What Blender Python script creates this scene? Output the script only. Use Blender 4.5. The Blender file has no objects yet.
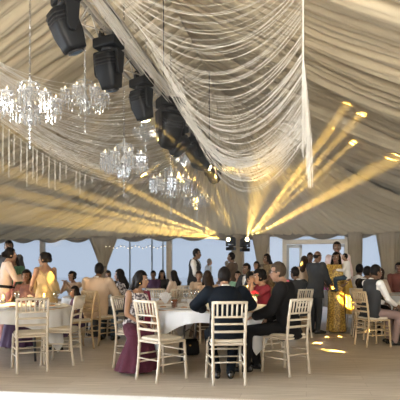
import bpy, bmesh, math, random
import numpy as np
from mathutils import Vector, Matrix, Quaternion, noise

# ---------------------------------------------------------------- camera, world, light, exposure
SC = bpy.context.scene
COL = SC.collection
PI = math.pi
HC, YH, FP = 1.25, 272.0, 500.0           # eye height, horizon row, focal length in pixels (400 px frame)
def gx(px, Y): return (px - 200.0) / FP * Y
def gz(py, Y): return HC + (YH - py) / FP * Y
def ground(px, py):
    Y = HC * FP / (py - YH)
    return Vector((gx(px, Y), Y, 0))
def P3(px, py, Y): return Vector((gx(px, Y), Y, gz(py, Y)))

cam_d = bpy.data.cameras.new('camera'); cam = bpy.data.objects.new('camera', cam_d); COL.objects.link(cam)
cam.location = (0, 0, HC); cam.rotation_euler = (PI/2, 0, 0)
cam_d.sensor_width = 36; cam_d.lens = 45; cam_d.shift_y = 0.18; cam_d.clip_end = 300
cam_d.dof.use_dof = True; cam_d.dof.focus_distance = 6.3; cam_d.dof.aperture_fstop = 4.5
SC.camera = cam

world = bpy.data.worlds.new('World'); SC.world = world; world.use_nodes = True
bg = world.node_tree.nodes['Background']; bg.inputs[0].default_value = (0.62, 0.71, 0.85, 1); bg.inputs[1].default_value = 0.92
SC.view_settings.view_transform = 'Standard'; SC.view_settings.look = 'None'
SC.view_settings.exposure = -0.08; SC.view_settings.gamma = 1; SC.view_settings.use_curve_mapping = False
try:
    SC.cycles.use_denoising = True
    SC.cycles.max_bounces = 8; SC.cycles.diffuse_bounces = 4; SC.cycles.transparent_max_bounces = 24
    SC.cycles.volume_bounces = 0; SC.cycles.sample_clamp_indirect = 4; SC.cycles.caustics_refractive = False; SC.cycles.caustics_reflective = False
    SC.cycles.volume_step_rate = 1.0
except Exception:
    pass

YAW = math.radians(12.0)                  # the marquee's long axis points 12 degrees to the right of the view
TU = Vector((math.cos(YAW), -math.sin(YAW), 0)); TV = Vector((math.sin(YAW), math.cos(YAW), 0))
D = 19.56                                 # far wall
U0, UL, UR = -3.0, -13.6, 7.6             # ridge, left eave, right eave
ZR, ZE = 7.5, 2.75                        # ridge and eave heights
VB = -7.0                                 # back wall
def W(u, v, z): return TU*u + TV*v + Vector((0, 0, z))
def to_uv(p): return p.dot(TU), p.dot(TV)

def area(name, loc, target, sx, sy, power, col):
    l = bpy.data.lights.new(name, 'AREA'); l.shape = 'RECTANGLE'; l.size = sx; l.size_y = sy; l.energy = power; l.color = col
    o = bpy.data.objects.new(name, l); COL.objects.link(o); o.location = loc
    o.rotation_euler = (Vector(target) - Vector(loc)).to_track_quat('-Z', 'Y').to_euler()
    return o
# daylight through the open entrance side behind the guests and through the glazed left side
e_ = area('daylight_entrance', W(1.0, VB+0.4, 1.7), W(0.5, 1, 8.0), 12, 2.8, 2200, (1.0, 0.93, 0.82)); e_.data.spread = math.radians(104)
g_ = area('daylight_glazing', W(UL+0.5, 5.0, 1.9), W(-5, 6, 0.0), 14, 2.2, 560, (0.84, 0.92, 1.0)); g_.data.spread = math.radians(95)
r_ = area('fill_right_ceiling', W(UR-0.6, 1.0, 2.0), W(3.5, 5.5, 6.2), 6, 2, 420, (0.90, 0.96, 1.0)); r_.data.spread = math.radians(105)  # added fill that pales the upper right ceiling; the wall here is closed
n_ = area('fill_near_table', W(-6.5, 0.6, 1.9), W(-0.6, 2.1, 0.6), 3.0, 1.8, 330, (0.86, 0.93, 1.0)); n_.data.spread = math.radians(70)  # added fill inside the room to brighten the foreground cloth; no window here
area('daylight_far_glazing', W(-2.5, D-0.35, 1.35), W(-2.5, 0, 0.9), 18, 2.2, 120, (0.78, 0.88, 1.0))

sun_d = bpy.data.lights.new('sun', 'SUN'); sun_d.energy = 2.0; sun_d.angle = math.radians(25); sun_d.color = (1.0, 0.93, 0.78)
sun = bpy.data.objects.new('sun', sun_d); COL.objects.link(sun); sun.rotation_euler = Vector((-.25, .45, -1)).to_track_quat('-Z', 'Y').to_euler()

def spot(name, a, b, deg, watt, col=(1.0, 0.66, 0.20), soft=0.03, blend=0.25):
    l = bpy.data.lights.new(name, 'SPOT'); l.energy = watt; l.color = col; l.spot_size = math.radians(deg); l.spot_blend = blend
    l.shadow_soft_size = soft
    o = bpy.data.objects.new(name, l); COL.objects.link(o); o.location = a
    o.rotation_euler = (Vector(b) - Vector(a)).to_track_quat('-Z', 'Y').to_euler()
    return o

# ---------------------------------------------------------------- materials
def mat(name, col, rough=0.6, metal=0.0, var=0.0, vscale=8.0, col2=None, pattern='noise', bump=0.0, bscale=40.0, sheen=0.0,
        trans=0.0, emit=None, estr=0.0, spec=0.5, stretch=(1, 1, 1), sharp=0.0, coat=0.0):
    m = bpy.data.materials.new(name); m.use_nodes = True
    nt = m.node_tree; N = nt.nodes; L = nt.links
    b = N['Principled BSDF']
    b.inputs['Base Color'].default_value = (*col, 1); b.inputs['Roughness'].default_value = rough
    b.inputs['Metallic'].default_value = metal; b.inputs['Specular IOR Level'].default_value = spec
    if sheen: b.inputs['Sheen Weight'].default_value = sheen
    if trans: b.inputs['Transmission Weight'].default_value = trans
    if coat: b.inputs['Coat Weight'].default_value = coat
    if emit: b.inputs['Emission Color'].default_value = (*emit, 1); b.inputs['Emission Strength'].default_value = estr
    tc = N.new('ShaderNodeTexCoord'); mp = N.new('ShaderNodeMapping'); mp.inputs['Scale'].default_value = stretch
    L.new(tc.outputs['Object'], mp.inputs['Vector'])
    if var or col2:
        if pattern == 'voronoi':
            t = N.new('ShaderNodeTexVoronoi'); t.inputs['Scale'].default_value = vscale; out = t.outputs['Distance']
        elif pattern == 'wave':
            t = N.new('ShaderNodeTexWave'); t.inputs['Scale'].default_value = vscale; t.inputs['Distortion'].default_value = 3; out = t.outputs['Fac']
        elif pattern == 'checker':
            t = N.new('ShaderNodeTexChecker'); t.inputs['Scale'].default_value = vscale; out = t.outputs['Fac']
        else:
            t = N.new('ShaderNodeTexNoise'); t.inputs['Scale'].default_value = vscale; t.inputs['Detail'].default_value = 4; out = t.outputs['Fac']
        L.new(mp.outputs['Vector'], t.inputs['Vector'])
        r = N.new('ShaderNodeValToRGB'); L.new(out, r.inputs['Fac'])
        c2 = col2 if col2 else tuple(max(0, c*(1-var)) for c in col)
        r.color_ramp.elements[0].color = (*c2, 1); r.color_ramp.elements[1].color = (*col, 1)
        r.color_ramp.elements[0].position = 0.3 + 0.19*sharp; r.color_ramp.elements[1].position = 0.7 - 0.19*sharp
        L.new(r.outputs['Color'], b.inputs['Base Color'])
    if bump:
        n2 = N.new('ShaderNodeTexNoise'); n2.inputs['Scale'].default_value = bscale; n2.inputs['Detail'].default_value = 4
        L.new(mp.outputs['Vector'], n2.inputs['Vector'])
        bp = N.new('ShaderNodeBump'); bp.inputs['Strength'].default_value = bump; bp.inputs['Distance'].default_value = 0.02
        L.new(n2.outputs['Fac'], bp.inputs['Height']); L.new(bp.outputs['Normal'], b.inputs['Normal'])
    return m

def fabric_translucent(name, col, tcol, mix=0.3, var=0.1):
    """thin tent lining: part of the daylight behind it comes through"""
    m = bpy.data.materials.new(name); m.use_nodes = True
    nt = m.node_tree; N = nt.nodes; L = nt.links
    for n in list(N): N.remove(n)
    out = N.new('ShaderNodeOutputMaterial'); mx = N.new('ShaderNodeMixShader'); mx.inputs[0].default_value = mix
    d = N.new('ShaderNodeBsdfDiffuse'); t = N.new('ShaderNodeBsdfTranslucent'); t.inputs[0].default_value = (*tcol, 1)
    tc = N.new('ShaderNodeTexCoord'); no = N.new('ShaderNodeTexNoise'); no.inputs['Scale'].default_value = 1.3; no.inputs['Detail'].default_value = 5
    L.new(tc.outputs['Object'], no.inputs['Vector'])
    r = N.new('ShaderNodeValToRGB'); r.color_ramp.elements[0].position = 0.3; r.color_ramp.elements[1].position = 0.7
    r.color_ramp.elements[0].color = (*[c*(1-var) for c in col], 1); r.color_ramp.elements[1].color = (*col, 1)
    L.new(no.outputs['Fac'], r.inputs['Fac']); L.new(r.outputs['Color'], d.inputs[0])
    L.new(d.outputs[0], mx.inputs[1]); L.new(t.outputs[0], mx.inputs[2]); L.new(mx.outputs[0], out.inputs['Surface'])
    return m

# ---------------------------------------------------------------- mesh builder
class MB:
    def __init__(s): s.v = []; s.f = []; s.sm = []
    def add(s, vs, fs, smooth=True):
        o = len(s.v); s.v.extend([tuple(p) for p in vs])
        for f in fs: s.f.append(tuple(i+o for i in f)); s.sm.append(smooth)
    def box(s, c, d, rot=None):
        c = Vector(c); vs = []
        for x in (-.5, .5):
            for y in (-.5, .5):
                for z in (-.5, .5):
                    p = Vector((x*d[0], y*d[1], z*d[2]))
                    if rot is not None: p = rot @ p
                    vs.append(c + p)
        s.add(vs, [(0,1,3,2),(4,6,7,5),(0,4,5,1),(2,3,7,6),(0,2,6,4),(1,5,7,3)], False)
    def bar(s, a, b, w, h=None, up=(0,0,1)):
        a = Vector(a); b = Vector(b); d = (b-a); L = d.length; d.normalize()
        upv = Vector(up)
        if abs(d.dot(upv)) > .98: upv = Vector((1,0,0))
        x = d.cross(upv).normalized(); z = x.cross(d)
        R = Matrix((x, d, z)).transposed()
        s.box((a+b)/2, (w, L, h or w), R)
    def rings(s, rings, cap=True, closed=False, smooth=True):
        n = len(rings[0]); vs = [p for r in rings for p in r]; fs = []
        m = len(rings)
        for i in range(m-1 + (1 if closed else 0)):
            a = i*n; b = ((i+1) % m)*n
            for j in range(n):
                k = (j+1) % n
                fs.append((a+j, a+k, b+k, b+j))
        if cap and not closed:
            fs.append(tuple(range(n-1, -1, -1))); fs.append(tuple(range((m-1)*n, m*n)))
        s.add(vs, fs, smooth)
    def tube(s, pts, r, n=8, cap=True):
        pts = [Vector(p) for p in pts]; m = len(pts)
        rs = r if isinstance(r, (list, tuple)) else [r]*m
        rings = []; x = None
        for i, p in enumerate(pts):
            t = (pts[min(i+1, m-1)] - pts[max(i-1, 0)])
            if t.length < 1e-9: t = Vector((0,0,1))
            t.normalize()
            if x is None:
                x = t.orthogonal().normalized()
            else:
                x = (x - t*x.dot(t))
                x = x.normalized() if x.length > 1e-6 else t.orthogonal().normalized()
            y = t.cross(x)
            rings.append([p + (x*math.cos(2*PI*j/n) + y*math.sin(2*PI*j/n))*rs[i] for j in range(n)])
        s.rings(rings, cap)
    def capsule(s, a, b, ra, rb, n=12, flat=None):
        a = Vector(a); b = Vector(b); d = b-a; L = d.length
        if L < 1e-6: d = Vector((0,0,1)); L = 1e-6
        d = d.normalized()
        pts = []; rs = []
        for k in (-90, -60, -30, 0): t = math.radians(k); pts.append(a + d*ra*math.sin(t)); rs.append(max(1e-4, ra*math.cos(t)))
        for k in (0, 30, 60, 90): t = math.radians(k); pts.append(b + d*rb*math.sin(t)); rs.append(max(1e-4, rb*math.cos(t)))
        s.tube(pts, rs, n)
    def ell(s, c, r, R=None, nu=16, nv=10):
        c = Vector(c); rings = []
        for i in range(nv+1):
            t = -PI/2 + PI*i/nv; ring = []
            ct = max(1e-3, math.cos(t))
            for j in range(nu):
                p = Vector((r[0]*ct*math.cos(2*PI*j/nu), r[1]*ct*math.sin(2*PI*j/nu), r[2]*math.sin(t)))
                if R is not None: p = R @ p
                ring.append(c+p)
            rings.append(ring)
        s.rings(rings, True)
    def lathe(s, prof, c=(0,0,0), n=24, cap=True, R=None):
        c = Vector(c); rings = []
        for r, z in prof:
            ring = []
            for j in range(n):
                p = Vector((max(r, 1e-4)*math.cos(2*PI*j/n), max(r, 1e-4)*math.sin(2*PI*j/n), z))
                if R is not None: p = R @ p
                ring.append(c+p)
            rings.append(ring)
        s.rings(rings, cap)
    def grid(s, P, smooth=True):
        m = len(P); n = len(P[0]); fs = []
        for i in range(m-1):
            for j in range(n-1): fs.append((i*n+j, i*n+j+1, (i+1)*n+j+1, (i+1)*n+j))
        s.add([p for r in P for p in r], fs, smooth)
    def mesh(s, name):
        me = bpy.data.meshes.new(name); me.from_pydata(s.v, [], s.f)
        me.polygons.foreach_set('use_smooth', s.sm); me.update()
        return me
    def obj(s, name, m, parent=None, bevel=0.0):
        o = bpy.data.objects.new(name, s.mesh(name)); COL.objects.link(o)
        if m: o.data.materials.append(m)
        if parent: o.parent = parent
        if bevel:
            b = o.modifiers.new('b', 'BEVEL'); b.width = bevel; b.segments = 2; b.limit_method = 'ANGLE'
        return o

def empty(name, loc=(0,0,0), rz=0.0):
    o = bpy.data.objects.new(name, None); COL.objects.link(o); o.location = loc; o.rotation_euler = (0,0,rz); o.empty_display_size = .1
    return o
def tag(o, label, cat, group=None, kind=None):
    o['label'] = label; o['category'] = cat
    if group: o['group'] = group
    if kind: o['kind'] = kind
    return o
def structure(o): o['kind'] = 'structure'; return o
CHILDREN = {}
def kids(o): return [c for c in bpy.data.objects if c.parent == o]
def copy_tree(o, parent=None):
    ch = kids(o)
    c = o.copy(); COL.objects.link(c); c.parent = parent
    for k in ch: copy_tree(k, c)
    return c
# ---------------------------------------------------------------- setting
rnd = random.Random(7)
M_lining = fabric_translucent('cream_lining', (0.64, 0.54, 0.37), (0.67, 0.57, 0.41), 0.24)
M_drape = fabric_translucent('taupe_drape', (0.50, 0.42, 0.31), (0.55, 0.45, 0.32), 0.20)
M_alu = mat('frame_aluminium', (0.52, 0.45, 0.36), 0.5, 0.1, var=0.15)
M_doorframe = mat('door_frame', (0.60, 0.55, 0.47), 0.45, 0.1)
M_outside = mat('pale_ground', (0.42, 0.47, 0.55), 0.9, var=0.05, vscale=0.5)

def floor_mat():
    m = bpy.data.materials.new('pale_laminate'); m.use_nodes = True
    nt = m.node_tree; N = nt.nodes; L = nt.links; b = N['Principled BSDF']
    tc = N.new('ShaderNodeTexCoord'); mp = N.new('ShaderNodeMapping'); mp.inputs['Rotation'].default_value = (0, 0, YAW)
    L.new(tc.outputs['Object'], mp.inputs['Vector'])
    br = N.new('ShaderNodeTexBrick'); br.inputs['Scale'].default_value = 1.0
    br.inputs['Brick Width'].default_value = 1.3; br.inputs['Row Height'].default_value = 0.19
    br.inputs['Mortar Size'].default_value = 0.002; br.inputs['Color1'].default_value = (0.64, 0.57, 0.48, 1); br.inputs['Color2'].default_value = (0.56, 0.485, 0.40, 1)
    br.inputs['Mortar'].default_value = (0.36, 0.29, 0.22, 1); br.inputs['Bias'].default_value = 0.0
    L.new(mp.outputs['Vector'], br.inputs['Vector'])
    mp2 = N.new('ShaderNodeMapping'); mp2.inputs['Rotation'].default_value = (0, 0, YAW); mp2.inputs['Scale'].default_value = (2.0, 26.0, 1)
    L.new(tc.outputs['Object'], mp2.inputs['Vector'])
    no = N.new('ShaderNodeTexNoise'); no.inputs['Scale'].default_value = 1.0; no.inputs['Detail'].default_value = 6
    L.new(mp2.outputs['Vector'], no.inputs['Vector'])
    r = N.new('ShaderNodeValToRGB'); r.color_ramp.elements[0].color = (0.78, 0.76, 0.73, 1); r.color_ramp.elements[1].color = (1, 1, 1, 1)
    r.color_ramp.elements[0].position = .35; r.color_ramp.elements[1].position = .65
    L.new(no.outputs['Fac'], r.inputs['Fac'])
    mx = N.new('ShaderNodeMixRGB'); mx.blend_type = 'MULTIPLY'; mx.inputs[0].default_value = 1
    L.new(br.outputs['Color'], mx.inputs[1]); L.new(r.outputs['Color'], mx.inputs[2]); L.new(mx.outputs[0], b.inputs['Base Color'])
    b.inputs['Roughness'].default_value = 0.42; b.inputs['Specular IOR Level'].default_value = 0.4
    return m
mb = MB(); mb.grid([[W(UL-.3, VB, 0), W(UR+.3, VB, 0)], [W(UL-.3, D+.15, 0), W(UR+.3, D+.15, 0)]])
structure(mb.obj('floor', floor_mat()))
mb = MB(); mb.grid([[Vector((-90, -60, -.12)), Vector((90, -60, -.12))], [Vector((-90, 120, -.12)), Vector((90, 120, -.12))]])
structure(mb.obj('ground_outside', M_outside))

# --- draped ceiling lining: scalloped folds running from the ridge down to each eave
def fold_profile(vmin, vmax, smin, smax, seed, amp=0.32, groove=0.0):
    r = random.Random(seed); ks = [vmin-.5]
    while ks[-1] < vmax+.5: ks.append(ks[-1] + r.uniform(smin, smax))
    dep = [r.uniform(.6, 1.2) for _ in ks]; gro = [groove*(r.random() < .7)*r.uniform(.5, 1.2) for _ in ks]
    def f(v):
        for i in range(len(ks)-1):
            if ks[i] <= v < ks[i+1]:
                w = ks[i+1]-ks[i]; t = (v-ks[i])/w
                e = max(0, 1-(v-ks[i])/.035)*gro[i] + max(0, 1-(ks[i+1]-v)/.035)*gro[i+1]
                return -amp*w*dep[i]*math.sin(PI*t)**0.55 + e
        return 0
    return f
def slope_z(s):                           # s 0 at the ridge, 1 at the eave; the lining sags between
    return ZR + (ZE-ZR)*s - 0.55*math.sin(PI*min(1, s))**1.0
def side_lining(name, ue, seed):
    f = fold_profile(-8, 22, .16, .58, seed, .50, .16); fine = fold_profile(-8, 22, .06, .16, seed+1, .42)
    P = []; nv = 1500; ns = 34
    for i in range(nv+1):
        v = VB + (D+.1-VB)*i/nv; row = []
        for j in range(ns+1):
            s = j/ns; u = U0 + (ue-U0)*s
            vv = v + .22*noise.noise(Vector((u*.25, v*.35, seed*3.1))) + .10*noise.noise(Vector((u*.9, v*.6, seed*1.7)))
            w = .35 + .65*math.sin(PI*min(1, s*1.05+.02))
            ln = .10*noise.noise(Vector((u*.35, v*.5, 9.0)))
            row.append(W(u, v, slope_z(s) + (f(vv) + fine(vv + .05*u))*w + ln*w))
        P.append(row)
    mb = MB(); mb.grid(P); return structure(mb.obj(name, M_lining))
side_lining('ceiling_left', UL, 3); side_lining('ceiling_right', UR, 5)

# --- far gable: fabric fanned from the ridge end down to the far eave
VA = D - 3.0
f2 = fold_profile(-40, 40, .25, .7, 11, .38); f2b = fold_profile(-40, 40, .1, .22, 12, .3)
P = []; na = 420; ns = 26
for i in range(na+1):
    ue = UL + (UR-UL)*i/na; row = []
    ang = math.atan2(ue-U0, 2.2)*6.0 + (ue-U0)*.9       # folds are evenly spread in angle about the ridge end
    for j in range(ns+1):
        s = j/ns
        u = U0 + (ue-U0)*(0.03+.97*s); v = VA + (D-.12-VA)*s
        z = ZR-.1 + (ZE-.05-ZR+.1)*s - .75*math.sin(PI*s)*(.4+.6*min(1, abs(ue-U0)/8))
        a2 = ang + .5*noise.noise(Vector((ue*.3, s*3, 4.2)))
        d = (f2(a2) + f2b(a2))*(.25+.9*s*(1-s)*3)*(1.0+.10*abs(ue-U0))
        row.append(W(u, v, 0) + Vector((0, 0, z)) + TV*d*.55 + Vector((0,0,d*.75)))
    P.append(row)
mb = MB(); mb.grid(P); structure(mb.obj('ceiling_far_gable', M_lining))

# --- far wall: posts, rails, door frame, glass
def wall_px(px, py=None, off=0.0):
    k = (px-200)/FP; Y = (D+off)/(math.cos(YAW) + k*math.sin(YAW)); X = k*Y
    return Vector((X, Y, gz(py, Y) if py is not None else 0))
def wall_u(px, off=0.0): return wall_px(px, None, off).dot(TU)
def wbox(mb, u0, u1, z0, z1, v0, v1):
    c = W((u0+u1)/2, (v0+v1)/2, (z0+z1)/2); mb.box(c, (abs(u1-u0), abs(v1-v0), abs(z1-z0)), Matrix.Rotation(-YAW, 3, 'Z'))
M_glass = bpy.data.materials.new('clear_glass'); M_glass.use_nodes = True
nt = M_glass.node_tree; [nt.nodes.remove(n) for n in list(nt.nodes)]
_o = nt.nodes.new('ShaderNodeOutputMaterial'); _m = nt.nodes.new('ShaderNodeMixShader'); _t = nt.nodes.new('ShaderNodeBsdfTransparent'); _g = nt.nodes.new('ShaderNodeBsdfGlossy')
_t.inputs[0].default_value = (.93, .95, .97, 1); _g.inputs['Roughness'].default_value = .35; _m.inputs[0].default_value = .012
nt.links.new(_t.outputs[0], _m.inputs[1]); nt.links.new(_g.outputs[0], _m.inputs[2]); nt.links.new(_m.outputs[0], _o.inputs['Surface'])

mb = MB(); wbox(mb, UL, UR, 2.62, 2.86, D, D+.14); structure(mb.obj('wall_far_eave_beam', M_alu, bevel=.01))
mb = MB(); wbox(mb, UL, wall_u(284), 0, .12, D, D+.1); wbox(mb, wall_u(350), UR, 0, .12, D, D+.1); structure(mb.obj('baseboard_far', M_alu))
bays = [(-60, 42), (42, 103), (103, 169), (169, 237), (237, 267), (350, 395), (395, 440)]
wn = 1
for a, b in bays:
    ua, ub = wall_u(a), wall_u(b)
    mb = MB(); wbox(mb, ua+.06, ub-.06, .12, 2.62, D+.05, D+.06); structure(mb.obj('window_%d' % wn, M_glass)); wn += 1
k = 1
for px, w in ((42, .2), (169, .22), (233.5, .16), (242, .16), (267, .2), (351, .22), (360, .12), (400, .12), (-62, .2), (442, .2)):
    u = wall_u(px); mb = MB(); wbox(mb, u-w/2, u+w/2, 0, 2.64, D-.03, D+.13); structure(mb.obj('trim_%d' % k, M_alu, bevel=.008)); k += 1
for px in (130, 152, 163):                # slender glazing bars behind the second bay
    u = wall_u(px, .1); mb = MB(); wbox(mb, u-.03, u+.03, .1, 2.62, D+.07, D+.12); structure(mb.obj('trim_%d' % k, mat('bar_%d' % px, (.40, .45, .52), .5))); k += 1
# the glazed double door with its transom
ul, ur = wall_u(284), wall_u(350)
zt = wall_px(316, 231).z; zh = wall_px(316, 239.5).z; zh2 = wall_px(316, 244).z
mb = MB(); wbox(mb, ul-.06, ur+.06, zt-.1, zt+.02, D-.06, D+.12); wbox(mb, ul, ur, zh2, zh, D-.06, D+.12)
for px, w in ((284.5, .16), (320, .0), (347, .16)):
    if w: u = wall_u(px); wbox(mb, u-w/2, u+w/2, 0, zt, D-.05, D+.12)
structure(mb.obj('door_1', M_doorframe, bevel=.008))
mb = MB(); u0, u1, z1 = wall_u(286.5), wall_u(302), zh2-.02
for q in ((u0, u0+.1, 0, z1), (u1-.1, u1, 0, z1), (u0, u1, 0, .25), (u0, u1, z1-.12, z1), ): wbox(mb, q[0], q[1], q[2], q[3], D, D+.05)
structure(mb.obj('door_2', mat('door_leaf_grey', (.36, .38, .40), .4, .2), bevel=.006))
mb = MB(); wbox(mb, u0+.1, u1-.1, .25, z1-.12, D+.02, D+.03); structure(mb.obj('window_%d' % wn, M_glass)); wn += 1
mb = MB(); wbox(mb, ul+.08, ur-.08, zh+.0, zt-.1, D+.03, D+.04); structure(mb.obj('window_%d' % wn, M_glass)); wn += 1
u0, u1 = wall_u(336), wall_u(346)
mb = MB()
for q in ((u0, u0+.08, 0, z1), (u1-.08, u1, 0, z1), (u0, u1, 0, .25), (u0, u1, z1-.1, z1)): wbox(mb, q[0], q[1], q[2], q[3], D, D+.05)
structure(mb.obj('door_3', mat('door_leaf_pale', (.42, .44, .46), .4, .2), bevel=.006))
# pink panel and pale hoarding standing outside the door
mb = MB(); a = wall_px(327, 0, 1.6).dot(TU); wbox(mb, a-.9, a+.5, 0, 1.35, D+2.2, D+2.26)
tag(mb.obj('notice_board', mat('pink_board', (.72, .16, .42), .5)), 'bright pink upright board standing outside beyond the open doorway', 'board')
# other walls (behind and beside the camera)
mb = MB(); wbox(mb, UL-.2, UL-.1, 0, .5, VB, D); wbox(mb, UL-.2, UL-.1, 2.6, 2.85, VB, D)
for i in range(6): wbox(mb, UL-.2, UL-.05, 0, 2.7, VB+i*5.2, VB+i*5.2+.2)
structure(mb.obj('wall_left', M_alu))
mb = MB(); wbox(mb, UR+.1, UR+.2, 0, 2.85, VB, D); structure(mb.obj('wall_right', M_drape))
mb = MB(); wbox(mb, UL-.1, UL+4, 0, 2.9, VB-.1, VB); wbox(mb, UR-2.5, UR, 0, 2.9, VB-.1, VB); structure(mb.obj('wall_back', M_drape))
mb = MB()
mb.grid([[W(UL, VB, ZE-.1), W(U0, VB, ZR), W(UR, VB, ZE-.1)], [W(UL, VB, ZE-.2), W(U0, VB, ZE-.2), W(UR, VB, ZE-.2)]]); structure(mb.obj('wall_back_gable', M_drape))

# --- beam haze hanging under the roof
def haze():
    m = bpy.data.materials.new('theatrical_haze'); m.use_nodes = True
    nt = m.node_tree; [nt.nodes.remove(n) for n in list(nt.nodes)]
    o = nt.nodes.new('ShaderNodeOutputMaterial'); v = nt.nodes.new('ShaderNodeVolumeScatter')
    v.inputs['Color'].default_value = (1, .98, .95, 1); v.inputs['Density'].default_value = 0.02; v.inputs['Anisotropy'].default_value = 0.3
    nt.links.new(v.outputs[0], o.inputs['Volume'])
    mb = MB(); wbox(mb, UL+.4, UR-.4, 2.2, 8.2, 6.5, D-.02)
    ob = mb.obj('haze', m); tag(ob, 'thin theatrical haze hanging in the air under the draped ceiling', 'haze', kind='stuff'); return ob
haze()
# ---------------------------------------------------------------- added light blocker above the far lining, valance, curtains
M_blocker = mat('grey_light_blocker', (.30, .27, .23), .8)
mb = MB()
mb.grid([[W(u, v, z) for u, z in ((UL-.6, ZE+.35), (U0, ZR+.75), (UR+.6, ZE+.35))] for v in (9.5, 14, 17, D+.6)])
structure(mb.obj('roof_light_blocker', M_blocker))  # unseen sheet added to keep sky light off the far lining
M_black = mat('black_housing', (.009, .010, .012), .5, spec=.2)
M_blackm = mat('black_metal', (.02, .02, .022), .45, .4)
M_truss = mat('truss_aluminium', (.60, .57, .52), .38, .75, var=.15)
M_lens = mat('lens_glass', (.05, .07, .10), .08, 0, spec=.6)
M_lit = mat('lit_lens', (1, .85, .5), .3, emit=(1, .80, .42), estr=22)
M_white = mat('ivory_threads', (.86, .82, .75), .55, var=.08, vscale=3)
M_crystal = bpy.data.materials.new('cut_crystal'); M_crystal.use_nodes = True
nt = M_crystal.node_tree; [nt.nodes.remove(n) for n in list(nt.nodes)]
o_ = nt.nodes.new('ShaderNodeOutputMaterial'); a_ = nt.nodes.new('ShaderNodeMixShader'); b_ = nt.nodes.new('ShaderNodeMixShader')
tr_ = nt.nodes.new('ShaderNodeBsdfTransparent'); gl_ = nt.nodes.new('ShaderNodeBsdfGlossy'); tl_ = nt.nodes.new('ShaderNodeBsdfDiffuse')
gl_.inputs['Roughness'].default_value = .06; tl_.inputs[0].default_value = (.92, .93, .95, 1); tr_.inputs[0].default_value = (.92, .94, .97, 1)
b_.inputs[0].default_value = .62; a_.inputs[0].default_value = .85
nt.links.new(gl_.outputs[0], b_.inputs[1]); nt.links.new(tl_.outputs[0], b_.inputs[2])
nt.links.new(tr_.outputs[0], a_.inputs[1]); nt.links.new(b_.outputs[0], a_.inputs[2]); nt.links.new(a_.outputs[0], o_.inputs['Surface'])
M_bulb = mat('warm_bulb', (1, .9, .7), .4, emit=(1, .83, .55), estr=1.6)
M_bulbw = mat('white_bulb', (1, 1, 1), .4, emit=(.95, .97, 1), estr=2.2)
M_chrome = mat('polished_chrome', (.75, .75, .77), .15, 1)
M_valance = fabric_translucent('valance_cloth', (.27, .235, .19), (.3, .25, .19), .15)
M_curtain = fabric_translucent('curtain_cloth', (.48, .41, .31), (.55, .46, .33), .28)

mb = MB(); P = []; n = 420
for i in range(n+1):
    u = UL+.1 + (UR-UL-.2)*i/n; t = (u/1.25) % 1.0; row = []
    sag = math.sin(PI*t)**.8
    for j in range(9):
        q = j/8; z = 2.84 - q*(.16 + .20*sag); wob = .035*math.sin(q*9 + 1.5*sag*q) * sag
        row.append(W(u, D-.16 - wob - .05*math.sin(PI*q)*sag, z))
    P.append(row)
mb.grid(P); o = mb.obj('valance', M_valance); o.modifiers.new('t', 'SOLIDIFY').thickness = .008
tag(o, 'long scalloped taupe valance along the top of the glazed far wall', 'valance')

def curtain(px, wtop, wtie, wbot, ztie, label, voff=-.2, lean=0.0, folds=7, zt=2.72):
    u = wall_u(px); root = empty('curtain', W(u, D+voff, 0)); tag(root, label, 'curtain', 'gathered curtains on the far glazing')
    mb = MB(); rings = []
    for k in range(25):
        z = zt*(1-k/24)
        if z > ztie: q = (z-ztie)/(zt-ztie); w = wtie + (wtop-wtie)*q**1.1
        else: q = 1-z/max(ztie, .01); w = wtie + (wbot-wtie)*min(1, q*1.6)
        cx = lean*(1-abs(z-ztie)/zt)
        ring = []
        for j in range(56):
            a = 2*PI*j/56; f = 1 + .16*math.sin(a*folds*2) + .05*math.sin(a*5+k*.2)
            p = TU*((cx + w/2*math.cos(a)*f)) + TV*(.085*math.sin(a)*f) ; p.z = z
            ring.append(p)
        rings.append(ring)
    mb.rings(rings); c = mb.obj('drape', M_curtain, root)
    if ztie > .3:
        mb = MB(); ring = []
        for s in range(3):
            z = ztie + (s-1)*.05; ring.append([TU*(lean + (wtie/2+.025)*math.cos(2*PI*j/20)) + TV*.12*math.sin(2*PI*j/20) + Vector((0,0,z)) for j in range(20)])
        mb.rings(ring); mb.obj('tieback', M_valance, root)
    return root
curtain(104, 1.15, .28, .42, 1.45, 'taupe curtain tied in at its middle behind the man in beige jacket', lean=.05)
curtain(261, .62, .24, .30, 1.5, 'golden lit tied curtain just left of the glazed door, beside the beam lamps')
curtain(238, .34, .30, .34, 0, 'narrow straight curtain wrapping the post between the two beam lamps', voff=-.22)
curtain(354.5, .46, .40, .44, 0, 'straight full-length curtain to the right of the door frame', voff=-.22)
curtain(388, .85, .50, .55, 1.0, 'wide gathered curtain at the right edge of the last bright window', lean=.06)

# ---------------------------------------------------------------- truss and moving heads
UT, ZT = -2.9, 4.85
root = empty('lighting_truss', W(UT, 9, ZT)); tag(root, 'silver lattice truss hanging under the ridge, carrying the black lamps', 'truss')
def rel(p): return p - root.location
hw = .17
for a, b in ((-hw, -hw), (hw, -hw), (-hw, hw), (hw, hw)):
    mb = MB(); mb.tube([rel(W(UT+a, 2, ZT+b)), rel(W(UT+a, 16.2, ZT+b))], .026, 10); mb.obj('chord', M_truss, root)
mb = MB(); v = 2.0; k = 0
while v < 16.1:
    w = min(v+.4, 16.2); s = 1 if k % 2 else -1
    for (a0, b0, a1, b1) in ((-hw, -hw*s, -hw, hw*s), (hw, -hw*s, hw, hw*s), (-hw*s, -hw, hw*s, -hw), (-hw*s, hw, hw*s, hw)):
        mb.tube([rel(W(UT+a0, v, ZT+b0)), rel(W(UT+a1, w, ZT+b1))], .012, 6)
    v += .4; k += 1
mb.obj('lattice', M_truss, root)
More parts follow.
